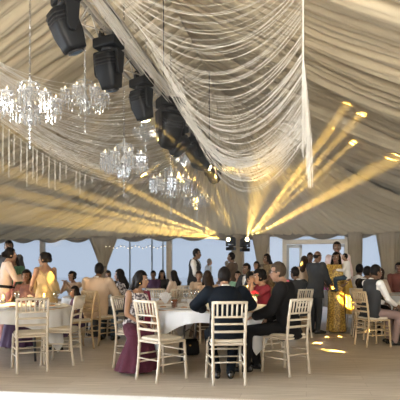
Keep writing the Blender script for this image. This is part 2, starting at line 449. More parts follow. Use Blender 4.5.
for v in (5, 10, 15):
    mb = MB(); mb.tube([rel(W(UT, v, ZT+hw)), rel(W(UT, v, ZR-.15))], .012, 6); mb.obj('hanging_cable', M_blackm, root)
mb = MB()
for s in range(3):
    mb.tube([rel(W(UT + hw*(1-s) + .02*math.sin(v*3+s), v, ZT+hw+.03 - (.04 if s != 1 else .0)*(1+math.sin(v*2.2+s)))) for v in np.linspace(3, 16, 60)], .011, 6)
mb.obj('power_cable', M_blackm, root)

def moving_head(loc, aim, label, lit=False, sc=1.0, rz=None, up=False):
    """base box, two-armed yoke and a tilting lamp barrel; hangs below loc (or stands above it when up)"""
    aim = Vector(aim); loc = Vector(loc); d = (aim-loc)
    az = math.atan2(-d.x, d.y) if rz is None else rz
    root = empty('moving_head_lamp', loc, az); tag(root, label, 'stage light', 'moving head lamps of the lighting rig')
    sg = 1 if up else -1
    R = Matrix.Rotation(-az, 3, 'Z'); dl = (R @ d).normalized()
    mb = MB(); mb.box((0, 0, sg*.10*sc), (.38*sc, .26*sc, .14*sc)); b = mb.obj('base', M_black, root, bevel=.025*sc)
    mb = MB(); mb.lathe([(.10*sc, 0), (.10*sc, .05*sc)], (0, 0, sg*.19*sc - .025*sc)); mb.obj('pan_collar', M_blackm, root)
    mb = MB(); mb.box((0, 0, sg*.235*sc), (.40*sc, .17*sc, .05*sc)); mb.obj('yoke', M_black, root, bevel=.015*sc)
    for s in (-1, 1):
        mb = MB(); mb.rings([[Vector((s*.185*sc + t, y*w, z*sc*sg)) for t, y in ((-.025*sc, -1), (.025*sc, -1), (.025*sc, 1), (-.025*sc, 1))] for z, w in ((.22, .085*sc), (.36, .075*sc), (.50, .06*sc), (.545, .03*sc))], smooth=False)
        mb.obj('yoke_arm', M_black, root, bevel=.01*sc)
    piv = Vector((0, 0, sg*.46*sc)); q = dl.to_track_quat('Z', 'Y').to_matrix()
    # keep the barrel's side axis along the yoke arms
    xax = Vector((1, 0, 0)); xax = (xax - dl*xax.dot(dl)).normalized(); yax = dl.cross(xax); q = Matrix((xax, yax, dl)).transposed()
    mb = MB()
    def sq(w, h, z, c=.3):
        pts = []
        for j in range(24):
            a = 2*PI*j/24; e = .45
            pts.append(piv + q @ Vector((w*sc*abs(math.cos(a))**e*math.copysign(1, math.cos(a)), h*sc*abs(math.sin(a))**e*math.copysign(1, math.sin(a)), z*sc)))
        return pts
    mb.rings([sq(.09, .09, -.23), sq(.135, .14, -.20), sq(.15, .155, -.05), sq(.15, .155, .06), sq(.125, .13, .20), sq(.12, .12, .25)])
    hd = mb.obj('lamp_barrel', M_black, root)
    mb = MB()
    for z in (-.15, -.11, -.07): mb.rings([sq(.155, .16, z-.008), sq(.155, .16, z+.008)])
    mb.obj('cooling_fins', M_blackm, hd)
    mb = MB(); c = piv + q @ Vector((0, 0, .25*sc)); mb.lathe([(.095*sc, 0), (.10*sc, .03*sc), (.085*sc, .03*sc)], c, 24, True, q); mb.obj('lens_ring', M_blackm, hd)
    mb = MB(); mb.lathe([(.088*sc, .02*sc), (.07*sc, .04*sc), (.03*sc, .05*sc), (0, .052*sc)], c, 20, True, q); mb.obj('lens', M_lit if lit else M_lens, hd)
    if not up:
        for s in (-1, 1):
            mb = MB(); mb.box((s*.12*sc, 0, .02), (.05, .09, .10)); mb.tube([Vector((s*.12*sc, 0, .09)) + Vector((0, .045*math.cos(t), .045*math.sin(t))) for t in np.linspace(-1, 4, 9)], .012, 6)
            mb.obj('clamp', M_blackm, root)
    return root, loc + Matrix.Rotation(az, 3, 'Z') @ c
def tz(py, dz=-.32, du=0.0):              # a hanging point on the truss seen near row py
    Y = FP*(ZT+dz-.35-HC)/(YH-py); v = (Y - (UT)*(-math.sin(YAW)))/math.cos(YAW)
    return W(UT+du, v, ZT+dz)
heads = [
    (19, .10, (.35, .25, -.9), 'black lamp at the top of the truss, nearest the camera', 0, 1.12),
    (62, .12, (.15, .3, -1), 'black lamp second along the truss, barrel hanging nearly straight down', 0, 1.12),
    (98, .10, (.25, .3, -1), 'lit black lamp above the small white chandelier, lens glowing', 1, 1.10),
    (116, .34, (-.25, .5, -.9), 'wide black lamp in the middle of the truss, dark lens', 0, 1.45),
    (140, .06, (-.7, .5, -.8), 'black lamp below the wide one, throwing a faint beam left', 1, 1.10),
    (150, .22, (.5, .4, -.7), 'black lamp beside the lower edge of the string swag', 0, 1.15),
    (160, .10, (1, -.1, -.42), 'small lit lamp near the truss end, beam going right', 1, 1.10),
    (166, .30, (.3, .6, -1), 'last black lamp at the far end of the truss', 0, 1.25),
]
HL = []
for py, du, dr, lab, lit, sc in heads:
    p = tz(py, -.22, du); r, c = moving_head(p, p + Vector(dr), lab, bool(lit), sc*.92, None); HL.append(c)

# ---------------------------------------------------------------- strings: two swags of threads
def catenary(a, b, sag, n=18, skew=0.0):
    pts = []
    for i in range(n+1):
        t = i/n; tt = t + skew*math.sin(PI*t)*.25
        p = a.lerp(b, t); p.z -= sag*4*tt*(1-tt); pts.append(p)
    return pts
rs = random.Random(21)
mb = MB(); TAIL = P3(303, 60, 7.6)
N = 96
for i in range(N):
    t = (int(i/4)*4/44*.62 + rs.random()*.020) if i < 44 else .60 + .40*((i-44+rs.random())/52)**.8; t2 = t**.85
    v = 3.6 + 6.6*t2 + rs.uniform(-.10, .10)*(1 if i < 44 else 2.5)
    a = W(UT + .30 + rs.uniform(0, .12), v, ZT + rs.uniform(.05, .25))
    ye = -95 + 232*t + rs.uniform(-9, 9)
    b = P3(303 + rs.uniform(-1.0, 1.0), ye, 7.6 + rs.uniform(-.1, .1))
    sag = .55 + .72*t + rs.uniform(-.06, .06)
    mb.tube(catenary(a, b, sag, 20), (.0021 + .0020*t)*rs.choice((.8, 1.0, 1.3)), 4, False)
for i in range(36):                       # bundle running beside the truss
    t = i/36
    a = W(UT + .22 + rs.uniform(0, .1), 3.2 + rs.uniform(-.3, .3), ZT+.2); b = P3(303, 118 + rs.uniform(-10, 26), 7.6)
    v2 = 8.5 + 3.0*rs.random()
    m = W(UT + .35 + rs.uniform(0, .1), v2, ZT - .10 - .25*rs.random())
    pts = catenary(a, m, .12 + .2*rs.random(), 10)[:-1] + catenary(m, b, .75 + .2*rs.random(), 14)
    mb.tube(pts, .0034, 4, False)
root = empty('string_swag', TAIL); tag(root, 'great ivory string swag sweeping from the truss to a hanging white tassel', 'string curtain')
for i, p in enumerate(mb.v): mb.v[i] = tuple(Vector(p) - TAIL)
o = mb.obj('swagged_strands', M_white, root); o['kind'] = 'stuff'
mb = MB()
for i in range(44):
    a = rs.uniform(0, 2*PI); q = rs.random()
    top = P3(303, -20, 7.6) - TAIL; zt = gz(188 - 20*rs.random()**2, 7.6) - TAIL.z if i > 14 else gz(135 + 30*rs.random(), 7.6) - TAIL.z
    r0, r1 = .011, .052*q**.5
    ox = .09 if i > 14 else .015
    zk = gz(98 + rs.uniform(-14, 14), 7.6) - TAIL.z
    pts = [Vector((r0*math.cos(a), r0*math.sin(a), top.z)), Vector((r0*math.cos(a), r0*math.sin(a), 0)), Vector((ox*.4 + r1*.6*math.cos(a), r1*.7*math.sin(a), zk)), Vector((ox + r1*math.cos(a), r1*math.sin(a), (zk+zt)/2)), Vector((ox*1.15 + r1*math.cos(a), r1*math.sin(a), zt))]
    mb.tube(pts, .0038, 4, False)
o = mb.obj('gathered_tassel', M_white, root); o['kind'] = 'stuff'
mb = MB(); mb.tube([Vector((0, 0, gz(-20, 7.6)-TAIL.z)), Vector((0, 0, 5.75-TAIL.z))], .012, 6); mb.obj('hanging_cord', M_white, root)

E = P3(-55, 68, 8.2); mb = MB(); low = None
for i in range(120):
    t = (i + rs.random())/120
    a = W(UT - .22 - rs.uniform(0, .1), 8.8 + 6.4*t**.8, ZT + rs.uniform(-.1, .15))
    b = E + Vector((rs.uniform(-.3, .3), rs.uniform(-.5, .5), .75 - .85*t + rs.uniform(-.12, .12)))
    mb.tube(catenary(a, b, .55 + .72*t + rs.uniform(-.06, .06), 22), rs.choice((.0035, .0045, .0055)), 4, False)
low = catenary(W(UT-.25, 15.0, ZT-.05), E + Vector((0, 0, -.10)), 1.27, 60)
root = empty('string_swag', E); tag(root, 'lower ivory string swag sweeping left behind the chandeliers, fringed with loose threads', 'string curtain')
for i, p in enumerate(mb.v): mb.v[i] = tuple(Vector(p) - E)
o = mb.obj('swagged_strands', M_white, root); o['kind'] = 'stuff'
fr = [(3, 172), (9, 178), (14, 166), (21, 172), (27, 187), (33, 180), (37, 184), (43, 176), (49, 188), (55, 190), (60, 181), (66, 179), (76, 189), (80, 194), (85, 186), (92, 184)]
for px, py in fr:
    best = min(low, key=lambda p: abs(200 + FP*p.x/p.y - px)); p = Vector((gx(px, best.y), best.y, best.z)) - E
    mb = MB(); mb.tube([p, Vector((p.x, p.y, gz(py, best.y) - E.z))], .009, 6); mb.obj('loose_thread', M_white, root)

# ---------------------------------------------------------------- chandeliers
def crystal(mb, c, r, h):
    c = Vector(c); mb.add([c + Vector((0, 0, h*.35)), c + Vector((r, 0, 0)), c + Vector((0, r, 0)), c + Vector((-r, 0, 0)), c + Vector((0, -r, 0)), c + Vector((0, 0, -h*.65))],
        [(0,1,2),(0,2,3),(0,3,4),(0,4,1),(5,2,1),(5,3,2),(5,4,3),(5,1,4)], False)
def chandelier(px, py, Y, Rr, ztop, label, narms=8, warm=True, dense=1.0, seed=1):
    """(px, py) is the centre of its crystal body, Rr its radius, ztop where its chain is fixed"""
    rr = random.Random(seed); base = P3(px, py, Y); S = Rr/.45
    root = empty('chandelier', base, rr.random()); tag(root, label, 'chandelier', 'crystal chandeliers under the marquee ridge')
    mb = MB(); zt = ztop - base.z; z = .42*S
    mb.tube([(0, 0, z), (0, 0, zt)], .007, 6)
    k = 0
    while z < min(zt, 3.5):
        a = (k % 2)*PI/2; pts = [Vector((.016*math.cos(a)*math.sin(t), .016*math.sin(a)*math.sin(t), z + .035*math.cos(t))) for t in np.linspace(0, 2*PI, 8)]
        mb.tube(pts, .005, 4, False); z += .055; k += 1
    mb.obj('chain', M_chrome, root)
    mb = MB(); mb.lathe([(.0, -.34*S), (.035*S, -.31*S), (.05*S, -.25*S), (.02*S, -.18*S), (.06*S, -.08*S), (.08*S, -.02*S), (.03*S, .06*S), (.025*S, .16*S), (.055*S, .22*S), (.02*S, .28*S), (.03*S, .36*S), (.008*S, .43*S)], n=14)
    mb.obj('centre_column', M_crystal, root)
    mb = MB()
    for tier, (r, z0, n) in enumerate(((.15, .30, 10), (.12, -.16, 12))):
        for j in range(n):
            a = 2*PI*j/n
            for q in range(3): crystal(mb, (r*S*math.cos(a)*(1-.12*q), r*S*math.sin(a)*(1-.12*q), (z0 - .075*q)*S), .012*S, .07*S)
    for q in range(6): crystal(mb, (0, 0, -(.34+.07*q)*S), (.022 - .001*q)*S, .075*S)
    for j in range(5): mb.tube([(.15*S*math.cos(2*PI*(j+q/9)/5), .15*S*math.sin(2*PI*(j+q/9)/5), .30*S) for q in range(10)], .007*S, 5, False)
    mb.obj('crystal_drops', M_crystal, root)['kind'] = 'stuff'
    proto = None
    for j in range(narms):
        a = 2*PI*j/narms
        if proto is None:
            mb = MB(); mb.tube([(.04*S, 0, -.06*S), (.14*S, 0, -.15*S), (.26*S, 0, -.13*S), (.36*S, 0, -.02*S), (.40*S, 0, .05*S)], [.012*S, .012*S, .011*S, .010*S, .010*S], 7)
            arm = mb.obj('arm', M_crystal, root)
            mb = MB(); mb.lathe([(.0, .04*S), (.085*S, .055*S), (.095*S, .075*S), (.02*S, .065*S), (.02*S, .09*S)], (.40*S, 0, 0), 14); mb.obj('drip_pan', M_crystal, arm)
            mb = MB(); mb.lathe([(.016*S, .07*S), (.016*S, .10*S)], (.40*S, 0, 0), 8); mb.lathe([(.008*S, .10*S), (.020*S, .12*S), (.012*S, .14*S), (.001, .165*S)], (.40*S, 0, 0), 8)
            mb.obj('candle_bulb', M_bulb if warm else M_bulbw, arm)
            mb = MB()
            for q in range(9):
                b = 2*PI*q/9
                for w in range(3 + (q % 2)): crystal(mb, (.40*S + .085*S*math.cos(b), .085*S*math.sin(b), (.02 - .07*w)*S), .013*S, .068*S)
            for w in range(3): crystal(mb, (.40*S, 0, -(.02+.08*w)*S), .017*S, .09*S)
            for w in range(9):               # garland from the centre out to the arm's end
                t = w/8; crystal(mb, ((.15 + .25*t)*S, .0, (.28 - .23*t - .10*math.sin(PI*t))*S), .011*S, .04*S)
            mb.obj('crystal_garland', M_crystal, arm)['kind'] = 'stuff'; proto = arm
        else:
            arm = copy_tree(proto, root)
        arm.rotation_euler = (0, 0, a)
    mb = MB()
    for j in range(int(30*dense)):
        a = rr.uniform(0, 2*PI); r = Rr*rr.uniform(.3, .95); crystal(mb, (r*math.cos(a), r*math.sin(a), rr.uniform(-.28, .18)*S), .012*S, rr.uniform(.04, .08)*S)
        mb.tube([(r*.85*math.cos(a), r*.85*math.sin(a), .22*S), (r*math.cos(a), r*math.sin(a), .0)], .003*S, 4, False)
    mb.obj('crystal_strings', M_crystal, root)['kind'] = 'stuff'
    return root
chandelier(30, 103, 7.8, .44, 7.0, 'big white crystal chandelier with warm bulbs at the far left', seed=1)
chandelier(85, 97, 9.0, .40, 7.0, 'crystal chandelier on a bright chain between the far left one and truss', seed=2, narms=7)
chandelier(124, 160, 10.5, .47, 6.9, 'wide dim chandelier hanging low over the left string swag', seed=3, narms=9, dense=2.2)
chandelier(146, 132, 12.0, .30, 6.9, 'small bright white chandelier just under the lit truss lamp', seed=4, narms=6, warm=False)
chandelier(171, 183, 12.6, .50, 6.8, 'low chandelier behind the swag, fourth into the distance', seed=5, narms=9, dense=2)
chandelier(184, 158, 14.0, .28, 6.8, 'small sparkling chandelier below the far end of the truss', seed=6, narms=6, warm=False)
chandelier(197, 200, 15.5, .40, 6.6, 'farthest and lowest chandelier, above the standing waiter', seed=7, narms=8, dense=1.6)
# fairy lights along the glazing head
mb = MB(); pts = [wall_px(px, 246.5 + 1.2*math.sin(px*.45), -.3) for px in np.linspace(106, 166, 50)]; c0 = pts[0].copy()
root = empty('fairy_lights', c0); tag(root, 'string of tiny fairy lights along the window head right of tied curtain', 'fairy lights')
mb.tube([p-c0 for p in pts], .006, 4); mb.obj('cord', M_blackm, root)
for p in pts[::3]:
    mb = MB(); mb.ell(p-c0-Vector((0, 0, .03)), (.018, .018, .024), None, 8, 6); mb.obj('bulb', M_bulb, root)
# ---------------------------------------------------------------- moving-head beams on the far post
GOLD = (1.0, 0.62, 0.14)
def post_lamp(px, Y, aim, lab):
    p = P3(px, 239.5, Y); d = (aim-p).normalized()
    loc = p - d*.24 - Vector((0, 0, .414))
    return moving_head(loc, loc + (aim-p), lab, True, .9, None, True)[1]
LA = post_lamp(228.5, 19.1, P3(150, 212, 14), 'lit lamp on the left of the far post, beams fanning left')
RA = post_lamp(247, 19.0, P3(310, 180, 14), 'lit lamp on the right of the far post, beams fanning right')
for lamp_c, ux, lab in ((LA, -1, 'left'), (RA, 1, 'right')): pass
def beam(name, a, b, deg, k, col=GOLD):
    a = a + (Vector(b)-a).normalized()*.12
    return spot(name, a, b, deg, k*110000/ (deg/2.0), col, .02, .5)
for i, (x, y, w, dg) in enumerate(((95, 198, 1, 2.2), (92, 210, 1, 2.0), (110, 222, 1, 2.0), (125, 186, .8, 2.0), (130, 230, .8, 1.8))):
    beam('beam_left_%d' % i, LA, P3(x, y, 13.5), dg, 3.5*w)
for i, (x, y, w, dg) in enumerate(((300, 168, 1, 1.8), (312, 168, 1, 1.8), (345, 150, 1, 1.8), (372, 172, 1.6, 3.6), (325, 140, 1, 1.6))):
    beam('beam_right_%d' % i, RA, P3(x, y, 14.0), dg, 3.5*w)
beam('beam_truss_lit', HL[2], P3(210, 223, 18.6), 3, 3)
beam('beam_truss_low', HL[4], P3(95, 212, 15), 3, 2)
beam('beam_truss_right', HL[6], P3(252, 172, 9.6), 4, 1.0)
beam('beam_truss_right_low', HL[6], P3(252, 224, 18.6), 3, 3)

beam('beam_right_wide', RA, P3(265, 166, 8.3), 3.2, 1.1)
beam('beam_right_upper', RA, P3(395, 150, 14.0), 1.4, 2.5)
# warm beams that reach the floor and the guests
def at_px(px, py, Y): return P3(px, py, Y)
beam('beam_floor_near', HL[3], ground(336, 351), 1.8, 2.4)
beam('beam_floor_far', HL[3], ground(318, 343), 1.6, 1.5)
beam('beam_on_sari', HL[0], P3(343, 297, 10.2), 2.2, 1.4)
beam('beam_on_gold_gown', HL[2], P3(49, 280, 8.4), 2.4, .08)
beam('beam_on_left_table', HL[1], P3(20, 300, 7.6), 9, .12)
beam('beam_on_shawl', HL[6], P3(250, 282, 8.9), 2.6, .5)
beam('beam_on_chairs', HL[4], P3(362, 305, 8.9), 5, .25)
beam('beam_on_grey_suit', HL[4], P3(310, 276, 10.2), 3.0, .05)
for i, (px, py, dg, k) in enumerate(((328, 337, 1.0, .5), (340, 336.5, 1.0, .45), (308, 338, 1.0, .45), (326, 350, 1.2, .5), (342, 352, .9, .5), (368, 331, 1.4, .5), (375, 326, 1.2, .4), (330, 322, 1.0, .35))):
    beam('beam_floor_%d' % i, HL[4], ground(px, py), dg, k*2.0)
# ---------------------------------------------------------------- chairs
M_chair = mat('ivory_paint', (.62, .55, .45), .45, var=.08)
M_chair_lit = mat('ivory_paint_lit', (.54, .41, .25), .45, var=.08)  # ivory chairs in golden light, the warm light put into the colour
M_cush = mat('cream_cushion', (.62, .56, .47), .85, bump=.2)
def make_chair(m):
    root = empty('banquet_chair')
    def bamboo(pts, r, n=8):
        out = []; rs_ = []
        pts = [Vector(p) for p in pts]
        for i in range(len(pts)-1):
            L = (pts[i+1]-pts[i]).length; k = max(2, int(L/.035))
            for q in range(k): out.append(pts[i].lerp(pts[i+1], q/k)); rs_.append(r*(1.0 if (q % 4) else 1.18))
        out.append(pts[-1]); rs_.append(r)
        mb = MB(); mb.tube(out, rs_, n); return mb
    for s in (-1, 1):
        bamboo([(s*.178, -.235, 0), (s*.178, -.205, .22), (s*.180, -.188, .45), (s*.182, -.215, .70), (s*.185, -.262, .925)], .0165).obj('leg', m, root)
        bamboo([(s*.205, .205, 0), (s*.198, .195, .22), (s*.19, .182, .45)], .0165).obj('leg', m, root)
    mb = MB(); mb.box((0, 0, .447), (.41, .40, .028)); mb.obj('seat', m, root, bevel=.012)
    mb = MB(); rings = []
    for z, k in ((.462, .93), (.468, 1.0), (.487, 1.0), (.497, .93), (.500, .6)):
        rings.append([Vector((.195*k*abs(math.cos(t))**.35*math.copysign(1, math.cos(t)), .19*k*abs(math.sin(t))**.35*math.copysign(1, math.sin(t)), z)) for t in np.linspace(0, 2*PI, 32, endpoint=False)])
    mb.rings(rings); mb.obj('cushion', M_cush, root)
    def by(z): return np.interp(z, [.45, .70, .925], [-.188, -.215, -.262])
    for z, r in ((.915, .0165), (.755, .0125), (.675, .0125), (.590, .015)):
        mb = MB(); mb.tube([(-.183, by(z), z), (-.09, by(z)-.012, z), (.09, by(z)-.012, z), (.183, by(z), z)], r, 8); mb.obj('back_rail', m, root)
    for k in range(6):
        x = -.135 + .054*k; mb = MB(); mb.tube([(x, by(.755)-.010, .755), (x*1.02, by(.915)-.010, .915)], .0105, 6); mb.obj('spindle', m, root)
    for z in (.20, .29):
        for s in (-1, 1): mb = MB(); mb.tube([(s*.179, -.205, z), (s*.199, .194, z)], .0095, 6); mb.obj('stretcher', m, root)
    for y, z in ((-.205, .25), (.195, .25), (.19, .34)):
        mb = MB(); mb.tube([(-.19, y, z), (.19, y, z)], .0095, 6); mb.obj('stretcher', m, root)
    return root
CH = {}
def chair(x, y, deg, label, m=None, group='ivory banquet chairs around the tables'):
    m = m or M_chair
    if m.name not in CH: CH[m.name] = make_chair(m); o = CH[m.name]
    else: o = copy_tree(CH[m.name])
    o.location = (x, y, 0); o.rotation_euler = (0, 0, math.radians(deg)); tag(o, label, 'chair', group); return o

# ---------------------------------------------------------------- tables
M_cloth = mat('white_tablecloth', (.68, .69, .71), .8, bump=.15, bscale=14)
M_wood = mat('table_ply', (.45, .33, .22), .6, var=.2)
M_tleg = mat('table_steel', (.12, .12, .13), .4, .8)
TOP = .755
def round_table(x, y, R, a, rot, lab, labc, group='round guest tables', n=168, drop=None):
    root = empty('round_table', (x, y, 0), rot); tag(root, lab, 'table', group)
    mb = MB(); mb.lathe([(R-.01, TOP-.03), (R, TOP-.025), (R, TOP-.006), (R-.01, TOP-.004)], n=48); mb.obj('tabletop', M_wood, root)
    for k in range(4):
        t = PI/4 + k*PI/2; mb = MB(); mb.tube([(R*.55*math.cos(t), R*.55*math.sin(t), TOP-.03), (R*.62*math.cos(t), R*.62*math.sin(t), 0)], .016, 8); mb.obj('leg', M_tleg, root)
    mb = MB(); P = []
    rr = random.Random(int(x*100))
    ph = rr.random()*6
    for i in range(n+1):
        t = 2*PI*(i % n)/n; row = [Vector((0, 0, TOP))]
        for r in (.25, .5, .75, .92, .985): row.append(Vector((R*r*math.cos(t), R*r*math.sin(t), TOP + .002)))
        Ld = (a/max(abs(math.cos(t)), abs(math.sin(t))) - R) if drop is None else drop
        for q in range(1, 11):
            f = q/10; fold = .035*math.sin(t*17+ph) + .02*math.sin(t*31 + 2*ph)
            rad = R + .012 + f*(.045 + fold)*min(1, Ld*2.4); row.append(Vector((rad*math.cos(t), rad*math.sin(t), TOP - Ld*f)))
        P.append(row)
    mb.grid(P)
    o = mb.obj('tablecloth', M_cloth); o.location = (x, y, 0); o.rotation_euler = (0, 0, rot)
    tag(o, labc, 'tablecloth', 'white cloths of the guest tables'); return root
round_table(-2.80, 7.25, .90, 1.07, math.radians(18), 'round table under white cloth at the left edge, ivory chair in front', 'white cloth with a drooping corner on the left table')
round_table(.22, 7.15, .90, 1.04, math.radians(-12), 'round table that the man in navy suit leans on', 'white cloth on the table in front of the navy suited man')
round_table(5.05, 11.2, .90, 1.2, 0.3, 'round table half cut off by the right edge, beyond the vested man', 'white cloth of the table at the right edge', drop=.45)
round_table(-1.95, 10.3, .85, 1.1, 0.2, 'round table hidden behind the man in beige jacket', 'white cloth behind the man in beige jacket', drop=.4)
round_table(.50, 10.15, .85, 1.1, 0.7, 'round table of the second row behind the navy suited man', 'white cloth of the second row behind the navy suited man', drop=.4)
round_table(-.75, 13.2, .85, 1.1, 0.5, 'distant round table with the long haired women, before the wooden post', 'white cloth in front of the distant long haired women', drop=.4)
round_table(4.0, 13.2, .85, 1.1, 0.1, 'distant round table before the straight curtain', 'white cloth of the distant table before the straight curtain', drop=.4)
# the photographer's own table, its far edge along the bottom of the view
root = empty('buffet_table', (-.3, 1.6, 0), math.radians(-7.7)); tag(root, 'long table along the bottom edge, under an overexposed white cloth', 'table')
mb = MB(); mb.box((0, 0, TOP-.025), (2.4, .80, .03)); mb.obj('tabletop', M_wood, root)
for sx in (-1, 1):
    for sy in (-1, 1): mb = MB(); mb.tube([(sx*1.1, sy*.33, TOP-.04), (sx*1.12, sy*.35, 0)], .018, 8); mb.obj('leg', M_tleg, root)
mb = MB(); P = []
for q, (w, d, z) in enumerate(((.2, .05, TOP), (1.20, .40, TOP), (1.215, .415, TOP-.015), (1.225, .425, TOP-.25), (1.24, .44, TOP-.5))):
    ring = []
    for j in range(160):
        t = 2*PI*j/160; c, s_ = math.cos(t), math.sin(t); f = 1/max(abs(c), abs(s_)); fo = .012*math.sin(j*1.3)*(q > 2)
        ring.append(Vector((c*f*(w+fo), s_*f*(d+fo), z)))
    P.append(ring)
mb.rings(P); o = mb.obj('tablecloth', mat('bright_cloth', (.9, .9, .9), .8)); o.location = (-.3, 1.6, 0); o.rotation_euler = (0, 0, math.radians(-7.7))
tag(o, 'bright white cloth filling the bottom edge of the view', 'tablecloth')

# ---------------------------------------------------------------- people
M_body = {}
def skin(c):
    if c not in M_body: M_body[c] = mat('skin_%d' % len(M_body), c, .5, var=.06, vscale=20)
    return M_body[c]
S_DARK, S_MID, S_FAIR = (.16, .085, .05), (.30, .17, .105), (.52, .31, .22)
M_hair = mat('black_hair', (.010, .008, .008), .5, spec=.12, var=.4, vscale=30, stretch=(1, 1, .1))
M_hairb = mat('dark_brown_hair', (.030, .018, .012), .5, spec=.15, var=.4, vscale=30, stretch=(1, 1, .1))
M_hairg = mat('grey_hair', (.22, .20, .18), .6, var=.3, vscale=30)
M_eye = mat('eye_white', (.75, .72, .68), .2); M_iris = mat('dark_iris', (.02, .012, .01), .1); M_lip = mat('lips', (.34, .10, .09), .4); M_brow = mat('eyebrows', (.02, .015, .012), .7)
M_shoe = mat('black_leather', (.015, .014, .014), .25); M_gold = mat('gold_jewel', (.85, .60, .22), .25, 1); M_spec = mat('spectacle_frame', (.02, .02, .02), .3)

def blob(mb, voxel, smooth=4, fold=0.0, fscale=(9, 9, 1.6), carve=None):
    me = mb.mesh('t'); ob = bpy.data.objects.new('t', me); COL.objects.link(ob)
    r = ob.modifiers.new('r', 'REMESH'); r.mode = 'VOXEL'; r.voxel_size = voxel; r.use_smooth_shade = True
    if smooth: s = ob.modifiers.new('s', 'SMOOTH'); s.factor = .5; s.iterations = smooth
    dg = bpy.context.evaluated_depsgraph_get(); dg.update()
    out = bpy.data.meshes.new_from_object(ob.evaluated_get(dg))
    bpy.data.objects.remove(ob); bpy.data.meshes.remove(me)
    if fold or carve:
        bm = bmesh.new(); bm.from_mesh(out)
        if fold:
            bm.normal_update()
            for v in bm.verts:
                n = noise.noise(Vector((v.co.x*fscale[0], v.co.y*fscale[1], v.co.z*fscale[2]))) + .5*noise.noise(Vector((v.co.x*fscale[0]*2.3, v.co.y*fscale[1]*2.3, v.co.z*fscale[2]*2)))
                v.co += v.normal*fold*n
        if carve:
            bmesh.ops.delete(bm, geom=[v for v in bm.verts if carve(v.co)], context='VERTS')
        bm.to_mesh(out); bm.free()
        for p in out.polygons: p.use_smooth = True
    return out
def link(me, name, m, parent):
    me.name = name; o = bpy.data.objects.new(name, me); COL.objects.link(o); me.materials.clear(); me.materials.append(m); o.parent = parent; return o
def ik(S, Hd, l1, l2, pole):
    d = Hd - S; L = d.length
    if L > (l1+l2)*.985: Hd = S + d*((l1+l2)*.985/L); d = Hd-S; L = d.length
    a = (l1*l1 - l2*l2 + L*L)/(2*L); h = math.sqrt(max(0, l1*l1 - a*a)); n = d.normalized()
    p = Vector(pole) - n*Vector(pole).dot(n); p.normalize()
    return S + n*a + p*h, Hd
MALE = [(-.11, .09, .07, 0), (-.06, .158, .105, -.005), (.02, .168, .118, -.005), (.12, .155, .108, 0), (.22, .148, .105, .005), (.32, .162, .115, .01), (.41, .172, .115, .005), (.47, .155, .098, -.005), (.52, .09, .07, -.012), (.56, .052, .052, -.012)]
FEM = [(-.11, .09, .07, 0), (-.06, .165, .112, -.008), (.02, .172, .122, -.01), (.12, .142, .100, 0), (.20, .124, .088, .003), (.30, .140, .110, .015), (.38, .150, .118, .020), (.46, .138, .085, 0), (.51, .078, .060, -.012), (.55, .045, .045, -.012)]
